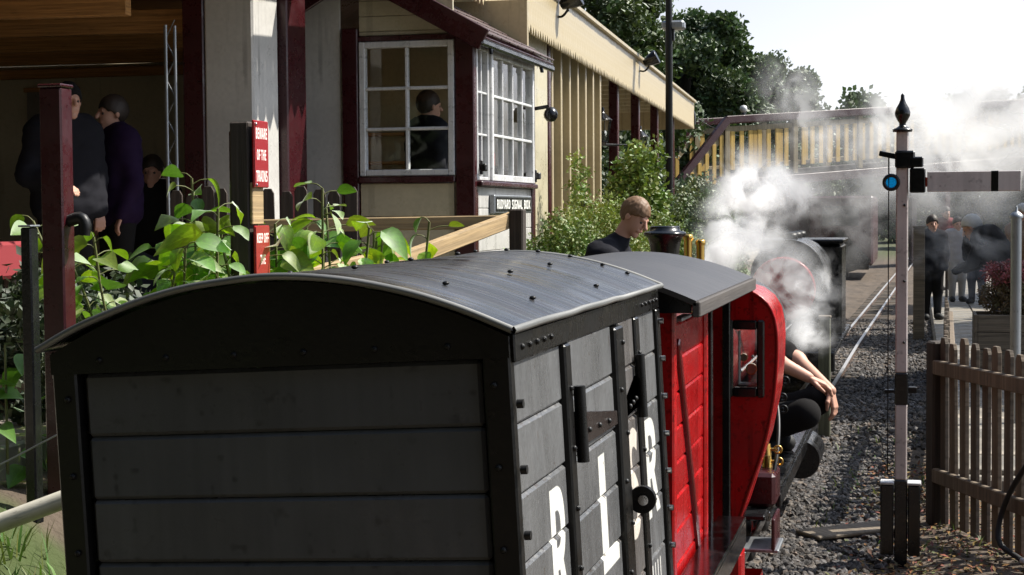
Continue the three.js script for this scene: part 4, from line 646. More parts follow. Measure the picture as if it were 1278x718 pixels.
// ---------------------------------------------------------------- semaphore signal
{
  const s = thing('semaphore_signal', 'small white semaphore signal post with horizontal arm and black spike finial', 'signal', [-0.069, 0, -8.07]);
  const paint = painted(C(0.70, 0.60, 0.56), 0.4), c = 0.029;
  slab('post', -c, c, 0.90, 2.08, -c, c, paint, s, 0.006); slab('post', -c, c, 0.372, 0.742, -c, c, paint, s, 0.006); slab('black_band', -c - 0.002, c + 0.002, 0.742, 0.90, -c - 0.002, c + 0.002, M.black, s, 0.005); slab('black_base', -c - 0.002, c + 0.002, -0.12, 0.372, -c - 0.002, c + 0.002, M.black, s, 0.005);
  part('finial', lathe([[0, 0], [0.046, 0], [0.048, 0.012], [0.03, 0.02], [0.016, 0.03], [0.016, 0.042], [0.026, 0.058], [0.036, 0.078], [0.037, 0.095], [0.029, 0.118], [0.017, 0.14], [0.01, 0.16], [0.009, 0.178], [0.004, 0.186], [0, 0.187]], 20), M.black, s, [0, 2.078, 0]);
  const arm = slab('arm', 0.118, 0.553, 1.784, 1.882, 0.03, 0.042, painted(C(0.80, 0.74, 0.71), 0.4), s, 0.003);
  slab('arm_stripe', 0.414, 0.449, 1.7838, 1.8822, 0.0295, 0.0435, M.black, s, 0.002);
  slab('spectacle_plate', 0.035, 0.11, 1.78, 1.90, 0.01, 0.044, M.black, s, 0.006); slab('bearing', -0.035, 0.06, 1.90, 1.985, -0.035, 0.045, M.black, s, 0.008); slab('bearing_cap', 0.03, 0.10, 1.905, 1.955, -0.02, 0.046, M.black, s, 0.006);
  bar('balance_lever', [-0.11, 1.975, 0.02], [-0.03, 1.957, 0.02], 0.02, 0.026, M.black, s); part('down_rod', cyl(0.004, 0.004, 0.12, 6), M.iron, s, [-0.064, 1.9, 0.02]);
  const lamp = new THREE.Group(); lamp.name = 'spectacle'; s.add(lamp);
  part('ring', new THREE.TorusGeometry(0.034, 0.009, 8, 24), M.black, lamp, [-0.052, 1.832, 0.03]); part('blue_lens', cyl(0.033, 0.033, 0.006, 24).rotateX(Math.PI / 2), mat(C(0.03, 0.60, 0.95), { roughness: 0.25, transmission: 0.85 }), lamp, [-0.052, 1.832, 0.03]);
  part('red_lens', cyl(0.024, 0.024, 0.006, 20).rotateX(Math.PI / 2), mat(C(0.55, 0.06, 0.02), { roughness: 0.3 }), lamp, [0.108, 1.832, 0.026]);
  slab('counterweight_box', -0.098, -0.034, 0.0, 0.348, -0.05, 0.04, M.black, s, 0.006); slab('counterweight_box', 0.034, 0.092, 0.0, 0.348, -0.05, 0.04, M.black, s, 0.006);
  for (const x of [-0.066, 0.063]) slab('box_lid', x - 0.034, x + 0.034, 0.349, 0.362, -0.052, 0.042, M.white, s, 0.003);
  part('clamp', merge([boxAt(-0.08, -0.033, 0.80, 0.815, -0.02, 0.02, 0.003), boxAt(0.033, 0.075, 0.80, 0.83, -0.02, 0.02, 0.003)]), M.iron, s); part('signal_wire', cyl(0.003, 0.003, 1.45, 6), M.iron, s, [-0.064, 1.12, 0.02]);
  for (const y of [1.05, 1.35, 1.72]) part('post_bolt', bolt, M.iron, s, [0.012, y, 0.031]);
}
// ---------------------------------------------------------------- fences
function picket(h, w, t) { const s = new THREE.Shape(); s.moveTo(-w / 2, 0); s.lineTo(w / 2, 0); s.lineTo(w / 2, h - 0.03); s.lineTo(w * 0.28, h); s.lineTo(-w * 0.28, h); s.lineTo(-w / 2, h - 0.03); const g = new THREE.ExtrudeGeometry(s, { depth: t, bevelEnabled: true, bevelThickness: 0.002, bevelSize: 0.002, bevelSegments: 1 }); g.translate(0, 0, -t / 2); return g; }
function fence(label, a, b, y0, h, spacing, w, mats, rails, group) {
  const A = V(a[0], 0, a[1]), B = V(b[0], 0, b[1]), len = A.distanceTo(B), yaw = Math.atan2(-(B.z - A.z), B.x - A.x), f = thing('picket_fence', label, 'fence', [a[0], y0, a[1]], yaw, group), geos = [picket(h, w, 0.018), picket(h * 0.985, w, 0.018), picket(h * 1.012, w * 1.04, 0.02)];
  for (let d = 0.05, k = 0; d < len; d += spacing, k++) part('picket', geos[k % 3], mats[Math.floor(rnd() * mats.length)], f, [d, rr(-0.008, 0.008), 0], [rr(-0.01, 0.01), 0, rr(-0.012, 0.012)]);
  for (const y of rails) slab('rail', -0.02, len, y - 0.04, y + 0.04, 0.014, 0.05, mats[0], f, 0.006);
  return f;
}
{
  const w = [M.greyWood, M.greyWoodB];
  const f = fence('weathered brown picket fence beside the signal at the line edge', [0.135, -9.12], [0.98, -7.25], -0.03, 1.02, 0.122, 0.06, w, [0.86, 0.26]);
  slab('corner_post', -0.09, 0.01, -0.1, 1.0, -0.05, 0.05, M.darkWood, f, 0.01); 
  fence('weathered picket fence running back along the low platform', [0.17, -9.4], [0.24, -13.5], -0.03, 1.0, 0.15, 0.07, w, [0.86, 0.28]);
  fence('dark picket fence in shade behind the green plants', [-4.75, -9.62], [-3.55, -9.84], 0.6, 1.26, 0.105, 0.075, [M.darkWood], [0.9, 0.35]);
  const rf = thing('rail_fence', 'pale timber post and rail barrier behind the van roof', 'fence');
  bar('rail', [-3.75, 1.628, -8.65], [-2.28, 1.645, -9.03], 0.045, 0.078, M.paleWood, rf, 0.006); bar('brace', [-2.66, 1.36, -7.15], [-2.27, 1.66, -9.0], 0.05, 0.085, M.paleWood, rf, 0.006); bar('brace', [-2.85, 1.40, -7.0], [-2.55, 1.5, -7.9], 0.05, 0.06, M.paleWood, rf, 0.006);
  slab('post', -2.265, -2.183, 0.2, 1.718, -8.99, -8.9, M.darkWood, rf, 0.008); slab('post', -3.8, -3.72, 0.8, 1.7, -8.68, -8.6, M.darkWood, rf, 0.008); slab('post', -2.9, -2.82, 0.5, 1.45, -7.05, -6.97, M.darkWood, rf, 0.008);
}
// ---------------------------------------------------------------- posts and signs at the left
{
  const p = thing('maroon_post', 'tall square maroon post beside the van with a sunlit edge', 'post', [-2.93, 0, -5.08]);
  slab('shaft', -0.043, 0.043, 0.2, 2.145, -0.04, 0.04, M.maroon, p, 0.006); slab('cap', -0.047, 0.047, 2.146, 2.158, -0.044, 0.044, M.maroon, p, 0.004); part('hook', tubeGeo([[0.04, 1.68, 0], [0.09, 1.69, 0], [0.105, 1.67, 0], [0.10, 1.63, 0]], 0.022, 10, 8), M.iron, p);
  const d = thing('dark_post', 'short dark timber post just left of the maroon post', 'post', [-2.9, 0, -4.84]);
  slab('shaft', -0.02, 0.02, 0.3, 1.66, -0.025, 0.025, M.black, d, 0.005); slab('cap', -0.024, 0.024, 1.661, 1.668, -0.032, 0.032, M.galvanised, d, 0.002);
  const b = thing('barrier_pole', 'white painted barrier pole reaching in from the lower left', 'pole');
  part('pole', tubeGeo([[-3.6, 0.43, -4.2], [-3.0, 0.655, -4.367], [-2.45, 0.862, -4.52]], 0.03, 10, 16), painted(C(0.74, 0.70, 0.58), 0.4), b); part('end_cap', new THREE.SphereGeometry(0.031, 14, 10), painted(C(0.74, 0.70, 0.58), 0.4), b, [-2.45, 0.862, -4.52]);
  solo('stay_wire', tubeGeo([[-3.4, 0.63, -4.45], [-2.88, 0.893, -4.6], [-2.66, 1.01, -4.66]], 0.0032, 12, 6), M.galvanised, 'thin grey stay wire above the barrier pole', 'wire');
  const s = thing('warning_post', 'dark timber post carrying red plates that warn of the trains', 'sign', [-2.49, 0, -5.7]);
  slab('shaft', -0.04, 0.036, 0.4, 2.05, -0.04, 0.05, M.darkWood, s, 0.006); slab('rear_batten', -0.075, -0.045, 0.5, 2.02, -0.06, -0.02, M.maroon, s, 0.005); slab('pale_strip', 0.038, 0.05, 1.66, 1.82, -0.06, 0.045, M.paleWood, s, 0.003);
  const plate = (name, y0, y1, lines, tone) => { const t = canvasTex(256, 320, (g, w, h) => { g.fillStyle = tone; g.fillRect(0, 0, w, h); for (let k = 0; k < 260; k++) { g.fillStyle = rnd() < 0.5 ? 'rgba(60,10,10,0.12)' : 'rgba(255,190,180,0.08)'; g.fillRect(rnd() * w, rnd() * h, rnd() * 14, rnd() * 5); } lines.forEach(([q, y, hh, x, ww]) => fitText(g, q, x * w, y * h, ww * w, hh * h, '#efe3da')); });
    const gr = new THREE.Group(); gr.name = name; s.add(gr); slab('plate', 0.052, 0.060, y0, y1, -0.085, 0.05, M.red, gr, 0.002); part('plate_face', new THREE.PlaneGeometry(0.13, y1 - y0 - 0.006), mat(C(1, 1, 1), { map: t, roughness: 0.4 }), gr, [0.0625, (y0 + y1) / 2, -0.0175], [0, Math.PI / 2, 0]); };
  plate('warning_plate', 1.80, 2.055, [['BEWARE', 0.1, 0.17, 0.08, 0.84], ['OF THE', 0.43, 0.16, 0.14, 0.7], ['TRAINS', 0.75, 0.17, 0.08, 0.84]], '#8a1a1e'); plate('keep_off_plate', 1.40, 1.655, [['KEEP OFF', 0.1, 0.15, 0.06, 0.88], ['THE', 0.43, 0.15, 0.3, 0.4], ['LINE', 0.75, 0.16, 0.2, 0.6]], '#93302a');
  for (const [y, z] of [[2.04, 0.035], [1.81, 0.035]]) part('screw', bolt, M.steel, s, [0.062, y, z]);
}
// ---------------------------------------------------------------- lamps and small fittings
{
  const p = thing('lamp_pole', 'tall dark pole with a floodlight standing in front of the canopy', 'pole', [-3.8, 0.2, -25.25]);
  part('shaft', cyl(0.048, 0.066, 6.6, 14), M.iron, p, [0, 3.3, 0]); slab('floodlight', -0.12, 0.24, 4.36, 4.50, -0.22, 0.02, M.galvanised, p, 0.03); slab('floodlight_bracket', -0.05, 0.08, 4.18, 4.37, -0.1, 0.0, M.iron, p, 0.01);
  for (const [i, pos, lab] of [[0, [-3.98, 4.05, -17.95], 'black floodlight on the valance above the signal box'], [1, [-4.34, 4.1, -25.85], 'black floodlight halfway along the canopy valance']]) { const f = thing('floodlight', lab, 'floodlight', pos); part('housing', lathe([[0, -0.14], [0.05, -0.13], [0.1, 0.0], [0.12, 0.1], [0.11, 0.11], [0, 0.09]], 16).rotateZ(-1.1), M.black, f, [0.16, 0.05, 0]); part('bracket', tubeGeo([[-0.05, -0.12, 0], [0.05, -0.13, 0], [0.13, -0.05, 0]], 0.015, 10, 6), M.black, f); }
  const lantern = (pos, lab) => { const g = thing('lantern', lab, 'lantern', pos, 0, 'lanterns under the canopy'); part('roof', lathe([[0.02, 0.38], [0.03, 0.34], [0.025, 0.31], [0.06, 0.28], [0.15, 0.2], [0.16, 0.185], [0, 0.185]], 6), M.black, g); part('glass', lathe([[0.13, 0.18], [0.07, -0.13]], 6), new THREE.MeshPhysicalMaterial({ color: C(0.9, 0.9, 0.86), transmission: 1, roughness: 0.12 }), g); for (let k = 0; k < 6; k++) bar('cage_bar', [0.135 * Math.sin(k * 1.0472), 0.18, 0.135 * Math.cos(k * 1.0472)], [0.075 * Math.sin(k * 1.0472), -0.13, 0.075 * Math.cos(k * 1.0472)], 0.014, 0.014, M.black, g); part('base', lathe([[0.0, -0.2], [0.04, -0.19], [0.08, -0.14], [0.08, -0.12], [0, -0.12]], 6), M.black, g); bar('arm', [0.0, -0.18, 0], [0.3, -0.18, -0.35], 0.03, 0.03, M.black, g); };
  lantern([-4.57, 2.88, -23.7], 'black glazed lantern nearest the glazed screen'); lantern([-4.66, 2.80, -27.6], 'black glazed lantern between the canopy posts');
  const dp = solo('downpipe', tubeGeo([[-4.95, 4.0, -36.25], [-4.9, 3.85, -36.25], [-4.9, 3.65, -36.25]], 0.05, 8, 8), M.black, 'short black downpipe at the canopy end', 'pipe');
  solo('telephone_wire', tubeGeo([[-5.0, 3.9, -36.2], [-5.6, 4.05, -48], [-5.2, 4.2, -60]], 0.012, 16, 5), M.iron, 'thin dark wire running from the canopy end towards the trees', 'wire');
  const gp = thing('grey_post', 'pale grey capped metal post behind the picket fence', 'post', [0.724, 0, -12.56]); part('shaft', cyl(0.04, 0.04, 1.65, 14), M.galvanised, gp, [0, 0.825, 0]); part('cap', lathe([[0.05, 0], [0.052, 0.02], [0.03, 0.04], [0.012, 0.05], [0.01, 0.08], [0, 0.09]], 14), M.galvanised, gp, [0, 1.63, 0]);
  const wp = thing('grey_timber_post', 'weathered grey timber post just behind the signal', 'post', [0.035, -0.05, -22.1]); slab('shaft', -0.075, 0.075, 0, 1.5, -0.07, 0.07, M.greyWoodH, wp, 0.01); slab('cap', -0.085, 0.085, 1.5, 1.53, -0.08, 0.08, M.greyWoodH, wp, 0.006);
  const st = thing('timber_stub', 'short greenish timber post left of the track beyond the driver', 'post', [-0.69, -0.06, -12.65]); slab('shaft', -0.045, 0.045, 0, 0.92, -0.045, 0.045, timber(C(0.13, 0.14, 0.09), true), st, 0.008); slab('cap', -0.05, 0.05, 0.92, 0.94, -0.05, 0.05, M.greyWoodH, st, 0.005);
  const mk = thing('marker_board', 'small white marker board beside the track', 'marker', [-0.16, -0.02, -16]); slab('board', -0.03, 0.03, 0.18, 0.42, -0.01, 0.01, M.white, mk, 0.003); slab('stake', -0.015, 0.015, -0.05, 0.2, -0.03, -0.012, M.darkWood, mk);
  const ys = thing('yellow_notice', 'yellow notice board on the far platform', 'sign', [0.28, 0.05, -25.5]); slab('board', -0.2, 0.2, 0.75, 1.1, -0.02, 0.02, painted(C(0.55, 0.30, 0.03), 0.5), ys, 0.004); for (const x of [-0.17, 0.17]) slab('leg', x - 0.02, x + 0.02, 0, 0.75, -0.02, 0.02, M.darkWood, ys);
  const sl = thing('light_patch_board', 'flat board added for the sunlit patch of ground by the signal foot', 'timber'); bar('board', [-0.56, -0.036, -8.62], [-0.1, -0.03, -8.98], 0.22, 0.02, M.greyWoodH, sl, 0.006);  // flat board put in to stand for a sunlit patch of ground
  solo('hose', tubeGeo([[0.95, 1.0, -7.4], [0.72, 0.75, -7.75], [0.52, 0.45, -8.1], [0.42, 0.2, -8.25], [0.40, 0.06, -8.2], [0.5, 0.0, -8.05]], 0.014, 40, 8), M.rubber, 'black hose hanging down in front of the picket fence', 'hose');
  solo('pipe_end', tubeGeo([[0.5, 0.0, -8.05], [0.56, -0.01, -7.98], [0.63, 0.03, -7.95], [0.9, 0.05, -7.7]], 0.014, 14, 8), M.white, 'white pipe end lying under the black hose', 'pipe');
  const tap = thing('tap', 'chrome tap on the picket fence at the picture edge', 'tap', [0.60, 0.86, -8.3]); part('body', lathe([[0.0, -0.05], [0.02, -0.05], [0.024, -0.01], [0.034, 0.0], [0.034, 0.03], [0.012, 0.04], [0, 0.045]], 14), M.steel, tap); part('spout', tubeGeo([[0, 0, 0], [-0.03, -0.01, 0.05], [-0.03, -0.06, 0.06]], 0.012, 10, 8), M.brass, tap);
  // planter with flowers
  const pl = thing('planter', 'timber planter box of pink flowers on the far platform', 'planter', [0.84, 0.09, -15.3]); for (let k = 0; k < 4; k++) { slab('board', -0.3, 0.32, 0.02 + k * 0.16, 0.175 + k * 0.16, 0.26, 0.29, M.greyWoodH, pl); slab('board', -0.3, 0.32, 0.02 + k * 0.16, 0.175 + k * 0.16, -0.29, -0.26, M.greyWoodH, pl); slab('board', -0.33, -0.301, 0.02 + k * 0.16, 0.175 + k * 0.16, -0.29, 0.29, M.greyWoodH, pl); slab('board', 0.321, 0.35, 0.02 + k * 0.16, 0.175 + k * 0.16, -0.29, 0.29, M.greyWoodH, pl); } slab('soil', -0.29, 0.31, 0.4, 0.62, -0.25, 0.25, M.rust, pl);
}
// ---------------------------------------------------------------- people
{
  const navy = mat(C(0.012, 0.012, 0.016), { specularIntensity: 0.3, roughness: 0.9, bumpMap: T.fine, bumpScale: 0.001 }), blackCloth = mat(C(0.012, 0.011, 0.011), { specularIntensity: 0.3, roughness: 0.95, bumpMap: T.fine, bumpScale: 0.001 }), brown = mat(C(0.16, 0.085, 0.04), { roughness: 0.6 }), dark = mat(C(0.03, 0.02, 0.014), { roughness: 0.6 }), grey = mat(C(0.30, 0.29, 0.28), { roughness: 0.8 }), purple = mat(C(0.016, 0.007, 0.028), { specularIntensity: 0.3, roughness: 0.9 }), jeans = mat(C(0.05, 0.06, 0.09), { roughness: 0.9 }), pale = mat(C(0.36, 0.35, 0.37), { roughness: 0.9 }), whiteHair = mat(C(0.55, 0.53, 0.50), { roughness: 0.6 });
  // man bending over the far side of the locomotive; world position near (-1.5, 0, -8.5), facing +x
  person('man in a black jacket bending over behind the black chimney', [-1.99, 0.0, -10.85], Math.PI / 2 - 0.1, {
    hipL: [0.09, 0.86, -0.36], hipR: [-0.09, 0.86, -0.36], knL: [0.1, 0.46, -0.26], knR: [-0.1, 0.46, -0.2], anL: [0.1, 0.06, -0.34], anR: [-0.1, 0.06, -0.26], toeL: [0.11, 0.02, -0.18], toeR: [-0.11, 0.02, -0.1],
    shL: [0.185, 1.37, -0.05], shR: [-0.185, 1.40, -0.07], elL: [0.22, 1.24, 0.26], elR: [-0.24, 1.27, 0.25], wrL: [0.15, 1.2, 0.47], wrR: [-0.18, 1.22, 0.46], head: [0.0, 1.66, 0.12], face: [-0.25, -0.5, 0.83], headUp: [0, 0.83, 0.5] },
    { top: navy, legs: blackCloth, hair: brown, hairline: 0.012, cell: 0.015, headCell: 0.0045, loose: 0.006, bulk: 1.08 });
  // driver sitting low beside the cab, forearms over his knees
  person('driver with bare forearms sitting low beside the locomotive, arms over his knees', [-0.86, 0, -8.5], Math.PI / 2 - 0.25, {
    hipL: [0.09, 0.56, -0.05], hipR: [-0.09, 0.56, -0.05], knL: [0.10, 0.70, 0.34], knR: [-0.15, 0.66, 0.36], anL: [0.11, 0.50, 0.04], anR: [-0.13, 0.50, 0.05], toeL: [0.12, 0.465, 0.17], toeR: [-0.14, 0.465, 0.18],
    shL: [0.17, 0.99, 0.02], shR: [-0.17, 1.0, 0.0], elL: [0.2, 0.90, 0.20], elR: [-0.18, 0.93, 0.21], wrL: [0.06, 0.76, 0.43], wrR: [-0.09, 0.84, 0.36], hdL: [-0.02, -0.9, 0.22], hdR: [0.3, -0.3, 0.6], huL: [0, 0.3, 1], head: [0.03, 1.13, 0.02], face: [0, -0.35, 0.94] },
    { top: blackCloth, sleeve: 'short', legs: blackCloth, hair: brown, cell: 0.014, headCell: 0.006, handCell: 0.004 });
  person('dark figure in a black coat standing in the shelter behind the maroon post', [-5.68, 0.86, -9.95], 0.9, standing(1.74, { elL: [-0.27, 1.12, 0.02], wrL: [-0.12, 1.05, 0.22], head: [0.02, 1.625, 0.05] }), { top: navy, legs: blackCloth, hair: blackCloth, cell: 0.025, headCell: 0.01, handCell: 0.009, bulk: 1.15, loose: 0.02 });
  person('figure in a purple jacket standing close behind the black coat', [-5.55, 0.86, -10.45], -0.7, standing(1.68), { top: purple, legs: blackCloth, hair: dark, cell: 0.025, headCell: 0.01, handCell: 0.009, bulk: 1.12, loose: 0.012 });
  person('child in dark clothes far back in the shelter beside the lattice mast', [-5.55, 0.86, -11.0], 0.3, standing(1.24), { top: blackCloth, legs: jeans, hair: dark, cell: 0.025, headCell: 0.01, hands: false });
  person('signalman in dark clothes seen through the signal box window', [-4.02, 1.0, -13.0], 2.4, standing(1.72, { elR: [0.3, 1.15, 0.1], wrR: [0.2, 1.25, 0.3] }), { top: navy, legs: blackCloth, hair: dark, cell: 0.025, headCell: 0.01, hands: false, bulk: 1.2 });
  person('white haired man in black bending towards the flower planter', [0.86, 0.09, -17.3], -1.9, standing(1.72, { hipL: [-0.09, 0.9, -0.12], hipR: [0.09, 0.9, -0.12], shL: [-0.185, 1.33, 0.16], shR: [0.185, 1.33, 0.16], elL: [-0.24, 1.08, 0.24], elR: [0.24, 1.08, 0.24], wrL: [-0.16, 0.98, 0.44], wrR: [0.16, 0.98, 0.44], head: [0, 1.44, 0.32], face: [0, -0.5, 0.85], headUp: [0, 0.85, 0.5] }), { top: blackCloth, legs: jeans, hair: whiteHair, hairline: 0.0, cell: 0.025, headCell: 0.008, hands: false, bulk: 1.3 });
  person('person in a pale grey shirt standing on the far platform', [0.69, 0.09, -29.0], 0.2, standing(1.45), { top: pale, legs: grey, hair: dark, cell: 0.03, headCell: 0.012, hands: false });
  person('person in dark clothes beside the pale grey shirt', [1.0, 0.09, -28.4], -0.3, standing(1.5), { top: blackCloth, legs: jeans, hair: dark, cell: 0.03, headCell: 0.012, hands: false });
  person('person in a maroon coat far along the platform by the yellow notice', [0.55, 0.09, -33], 0.5, standing(1.65), { top: mat(C(0.14, 0.02, 0.025), { roughness: 0.9 }), legs: jeans, hair: dark, cell: 0.03, headCell: 0.012, hands: false });
  person('person in a navy coat just behind the grey timber post', [0.22, 0.09, -24.2], 0.2, standing(1.5), { top: navy, legs: blackCloth, hair: dark, cell: 0.03, headCell: 0.012, hands: false });
  person('person in a brown top standing beyond the white haired man', [1.35, 0.09, -22], -0.6, standing(1.66), { top: brown, legs: jeans, hair: whiteHair, cell: 0.03, headCell: 0.012, hands: false });
}
// ---------------------------------------------------------------- vegetation
function leafGeo(len, wid, heart, curl, wav = 0) {            // one curved leaf lying along +z, a stalk at the origin
  const n = 7, pos = [], idx = [], uv = [];
  for (let i = 0; i <= n; i++) { const t = i / n, w = wid * Math.pow(Math.sin(Math.PI * Math.pow(t, heart)), 0.8) * (t > 0.97 ? 0.1 : 1); for (const s of [-1, 0, 1]) { pos.push(s * w / 2 * (1 + wav * Math.sin(t * 9 + s * 2)), -curl * len * t * t + Math.abs(s) * w * 0.16 + wav * w * 0.5 * Math.sin(t * 8 + s * 3), t * len - (heart < 0.75 && s ? 0.06 * len * Math.max(0, 1 - t * 4) : 0)); uv.push(0.5 + s * 0.5, t); } }
  for (let i = 0; i < n; i++) for (let k = 0; k < 2; k++) { const a = i * 3 + k; idx.push(a, a + 1, a + 3, a + 1, a + 4, a + 3); }
  const g = new THREE.BufferGeometry(); g.setAttribute('position', new THREE.Float32BufferAttribute(pos, 3)); g.setAttribute('uv', new THREE.Float32BufferAttribute(uv, 2)); g.setIndex(idx); g.computeVertexNormals(); return g;
}
const veinTex = dtex(256, (u, v) => { const m = Math.abs(u - 0.5), side = Math.abs(((v * 7 - m * 5) % 1 + 1) % 1 - 0.5), a = fbm(u, v, 8, 8, 3); const k = 0.78 + 0.2 * a + (m < 0.018 ? 0.18 : 0) + (side < 0.05 ? 0.1 : 0); return [k * 0.97, k, k * 0.85]; }, 1, true);
const leafMat = (r, g, b, t = 0.5) => new THREE.MeshPhysicalMaterial({ color: C(r, g, b), map: veinTex, roughness: 0.55, transmission: t, thickness: 0, side: THREE.DoubleSide });
{ // tall leafy plants between the posts
  const mats = [leafMat(0.40, 0.68, 0.02, 0.78), leafMat(0.30, 0.58, 0.02, 0.75), leafMat(0.48, 0.72, 0.025, 0.8), leafMat(0.17, 0.40, 0.03, 0.6), leafMat(0.36, 0.48, 0.03, 0.7)], geos = [leafGeo(0.105, 0.08, 0.66, 0.25), leafGeo(0.125, 0.088, 0.64, 0.5), leafGeo(0.085, 0.066, 0.7, 0.1), leafGeo(0.11, 0.075, 0.66, 0.8), leafGeo(0.10, 0.078, 0.62, 0.35, 0.16), leafGeo(0.115, 0.07, 0.68, 0.6, 0.22), leafGeo(0.07, 0.05, 0.7, 0.2, 0.1)], stem = mat(C(0.12, 0.13, 0.04), { roughness: 0.6 });
  const plant = (x, z, base, top, lean, n, label) => {
    const g = thing('leafy_plant', label, 'plant', [x, base, z], 0, 'broad leaved plants on the bank'), h = top - base, P = (t) => [lean[0] * t * t + 0.02 * Math.sin(t * 7 + x * 9), h * t, lean[1] * t * t + 0.02 * Math.cos(t * 6 + z)];
    part('stem', tubeGeo([0, 0.25, 0.5, 0.75, 1].map(P), 0.0055, 20, 6), stem, g);
    n = Math.round(n * 2.6); for (let k = 0; k < n; k++) {
      const t = Math.min(1, 0.22 + 0.78 * (k + 1) / n), p = P(t), a = k * 2.4 + rr(-0.5, 0.5), el = rr(-0.35, 0.95), stalk = rr(0.03, 0.09), q = [p[0] + Math.sin(a) * stalk, p[1] + 0.02, p[2] + Math.cos(a) * stalk];
      part('leaf_stalk', tubeGeo([p, [(p[0] + q[0]) / 2, p[1] + 0.018, (p[2] + q[2]) / 2], q], 0.0022, 4, 4), stem, g);
      const lf = part('leaf', geos[Math.floor(rnd() * 7)], mats[Math.floor(rnd() * 5)], g, q); lf.rotation.set(el, a, rr(-0.9, 0.9), 'YXZ'); const s = rr(0.65, 1.4) * (t > 0.95 ? 0.85 : 1); lf.scale.set(s, s, s);
    }
  };
  const list = [[-2.68, -5.75, 1.84, -0.05, 16], [-2.60, -5.6, 1.72, 0.1, 14], [-2.80, -6.1, 1.66, 0.05, 14], [-2.52, -5.95, 1.66, 0.08, 15], [-2.42, -6.3, 1.72, 0.02, 15], [-2.33, -6.0, 1.80, 0.06, 16], [-2.25, -6.2, 1.64, 0.12, 13], [-2.36, -6.6, 1.62, 0.14, 13], [-2.24, -6.4, 1.60, 0.05, 13], [-2.68, -5.35, 1.54, 0.02, 13], [-2.82, -5.4, 1.62, -0.1, 13], [-2.95, -5.45, 1.68, -0.22, 11], [-3.1, -5.7, 1.58, -0.05, 9], [-2.12, -6.7, 1.66, 0.06, 13], [-2.62, -5.9, 1.60, -0.08, 14], [-2.56, -6.3, 1.64, 0.05, 14], [-2.72, -6.0, 1.58, 0.1, 14], [-2.45, -5.8, 1.55, 0.0, 13], [-2.66, -5.5, 1.58, 0.06, 14], [-2.50, -5.7, 1.60, -0.05, 14], [-2.38, -6.1, 1.56, 0.05, 14], [-2.30, -6.5, 1.58, 0.08, 13], [-2.76, -5.6, 1.56, 0.04, 14], [-2.60, -6.15, 1.62, 0.0, 14], [-2.86, -5.8, 1.60, 0.02, 12]];
  const where = ['rising highest beside the maroon post', 'right of the maroon post', 'behind the maroon post', 'left of the warning post', 'just left of the warning post', 'rising highest right of the warning post', 'right of the warning post', 'behind the van roof crest', 'near the pale rail', 'low against the van roof', 'low behind the maroon post', 'left of the maroon post', 'at the picture edge', 'furthest along the pale rail', 'midway between the maroon post and the warning post', 'in front of the dark picket fence', 'deep in the clump beside the maroon post', 'at the foot of the warning post', 'just above the van roof near the maroon post', 'close in front of the warning post', 'low behind the warning plates', 'low behind the pale rail end', 'second from the maroon post', 'midway along the dark fence', 'between the maroon post and the shelter mast'];
  list.forEach(([x, z, top, lean, n], k) => plant(x, z, groundY(x, z) - 0.02, top, [lean, rr(-0.1, 0.15)], n, 'green broad leaved plant ' + where[k]));
  const low = (x, z, k) => { const g = thing('ground_plant', ['dark leaved seedling on the bank below the wire', 'leafy seedling under the maroon post', 'leafy seedling beside the barrier pole'][k], 'plant', [x, groundY(x, z), z]); for (let i = 0; i < 9; i++) { const lf = part('leaf', geos[i % 4], mats[3], g, [rr(-0.06, 0.06), 0.06 + 0.05 * i, rr(-0.06, 0.06)]); lf.rotation.set(rr(-0.5, 0.6), i * 2.4, rr(-0.6, 0.6), 'YXZ'); } part('stem', cyl(0.004, 0.006, 0.5, 6), stem, g, [0, 0.25, 0]); };
  low(-3.15, -5.6, 0); low(-3.0, -5.3, 1); low(-3.1, -5.0, 2);
}
function cluster(n, leaf, spread, sz) { const gs = []; for (let i = 0; i < n; i++) { const g = leaf.clone(); g.scale(sz * rr(0.7, 1.3), sz, sz * rr(0.7, 1.3)); g.rotateX(rr(-1.2, 1.2)); g.rotateY(rr(0, 6.28)); g.rotateZ(rr(-0.7, 0.7)); const d = V(gauss(), gauss(), gauss()).multiplyScalar(spread); g.translate(d.x, d.y, d.z); gs.push(g); } return mergeGeometries(gs); }
const simpleLeaf = (() => { const g = new THREE.BufferGeometry(); g.setAttribute('position', new THREE.Float32BufferAttribute([0, 0, 0, 0.34, 0.06, 0.45, 0, -0.03, 1, -0.34, 0.06, 0.45], 3)); g.setIndex([0, 1, 2, 0, 2, 3]); g.computeVertexNormals(); return g; })();
const foliage = (r, g, b, t = 0.35) => new THREE.MeshPhysicalMaterial({ color: C(r, g, b), roughness: 0.6, transmission: t, thickness: 0, side: THREE.DoubleSide });
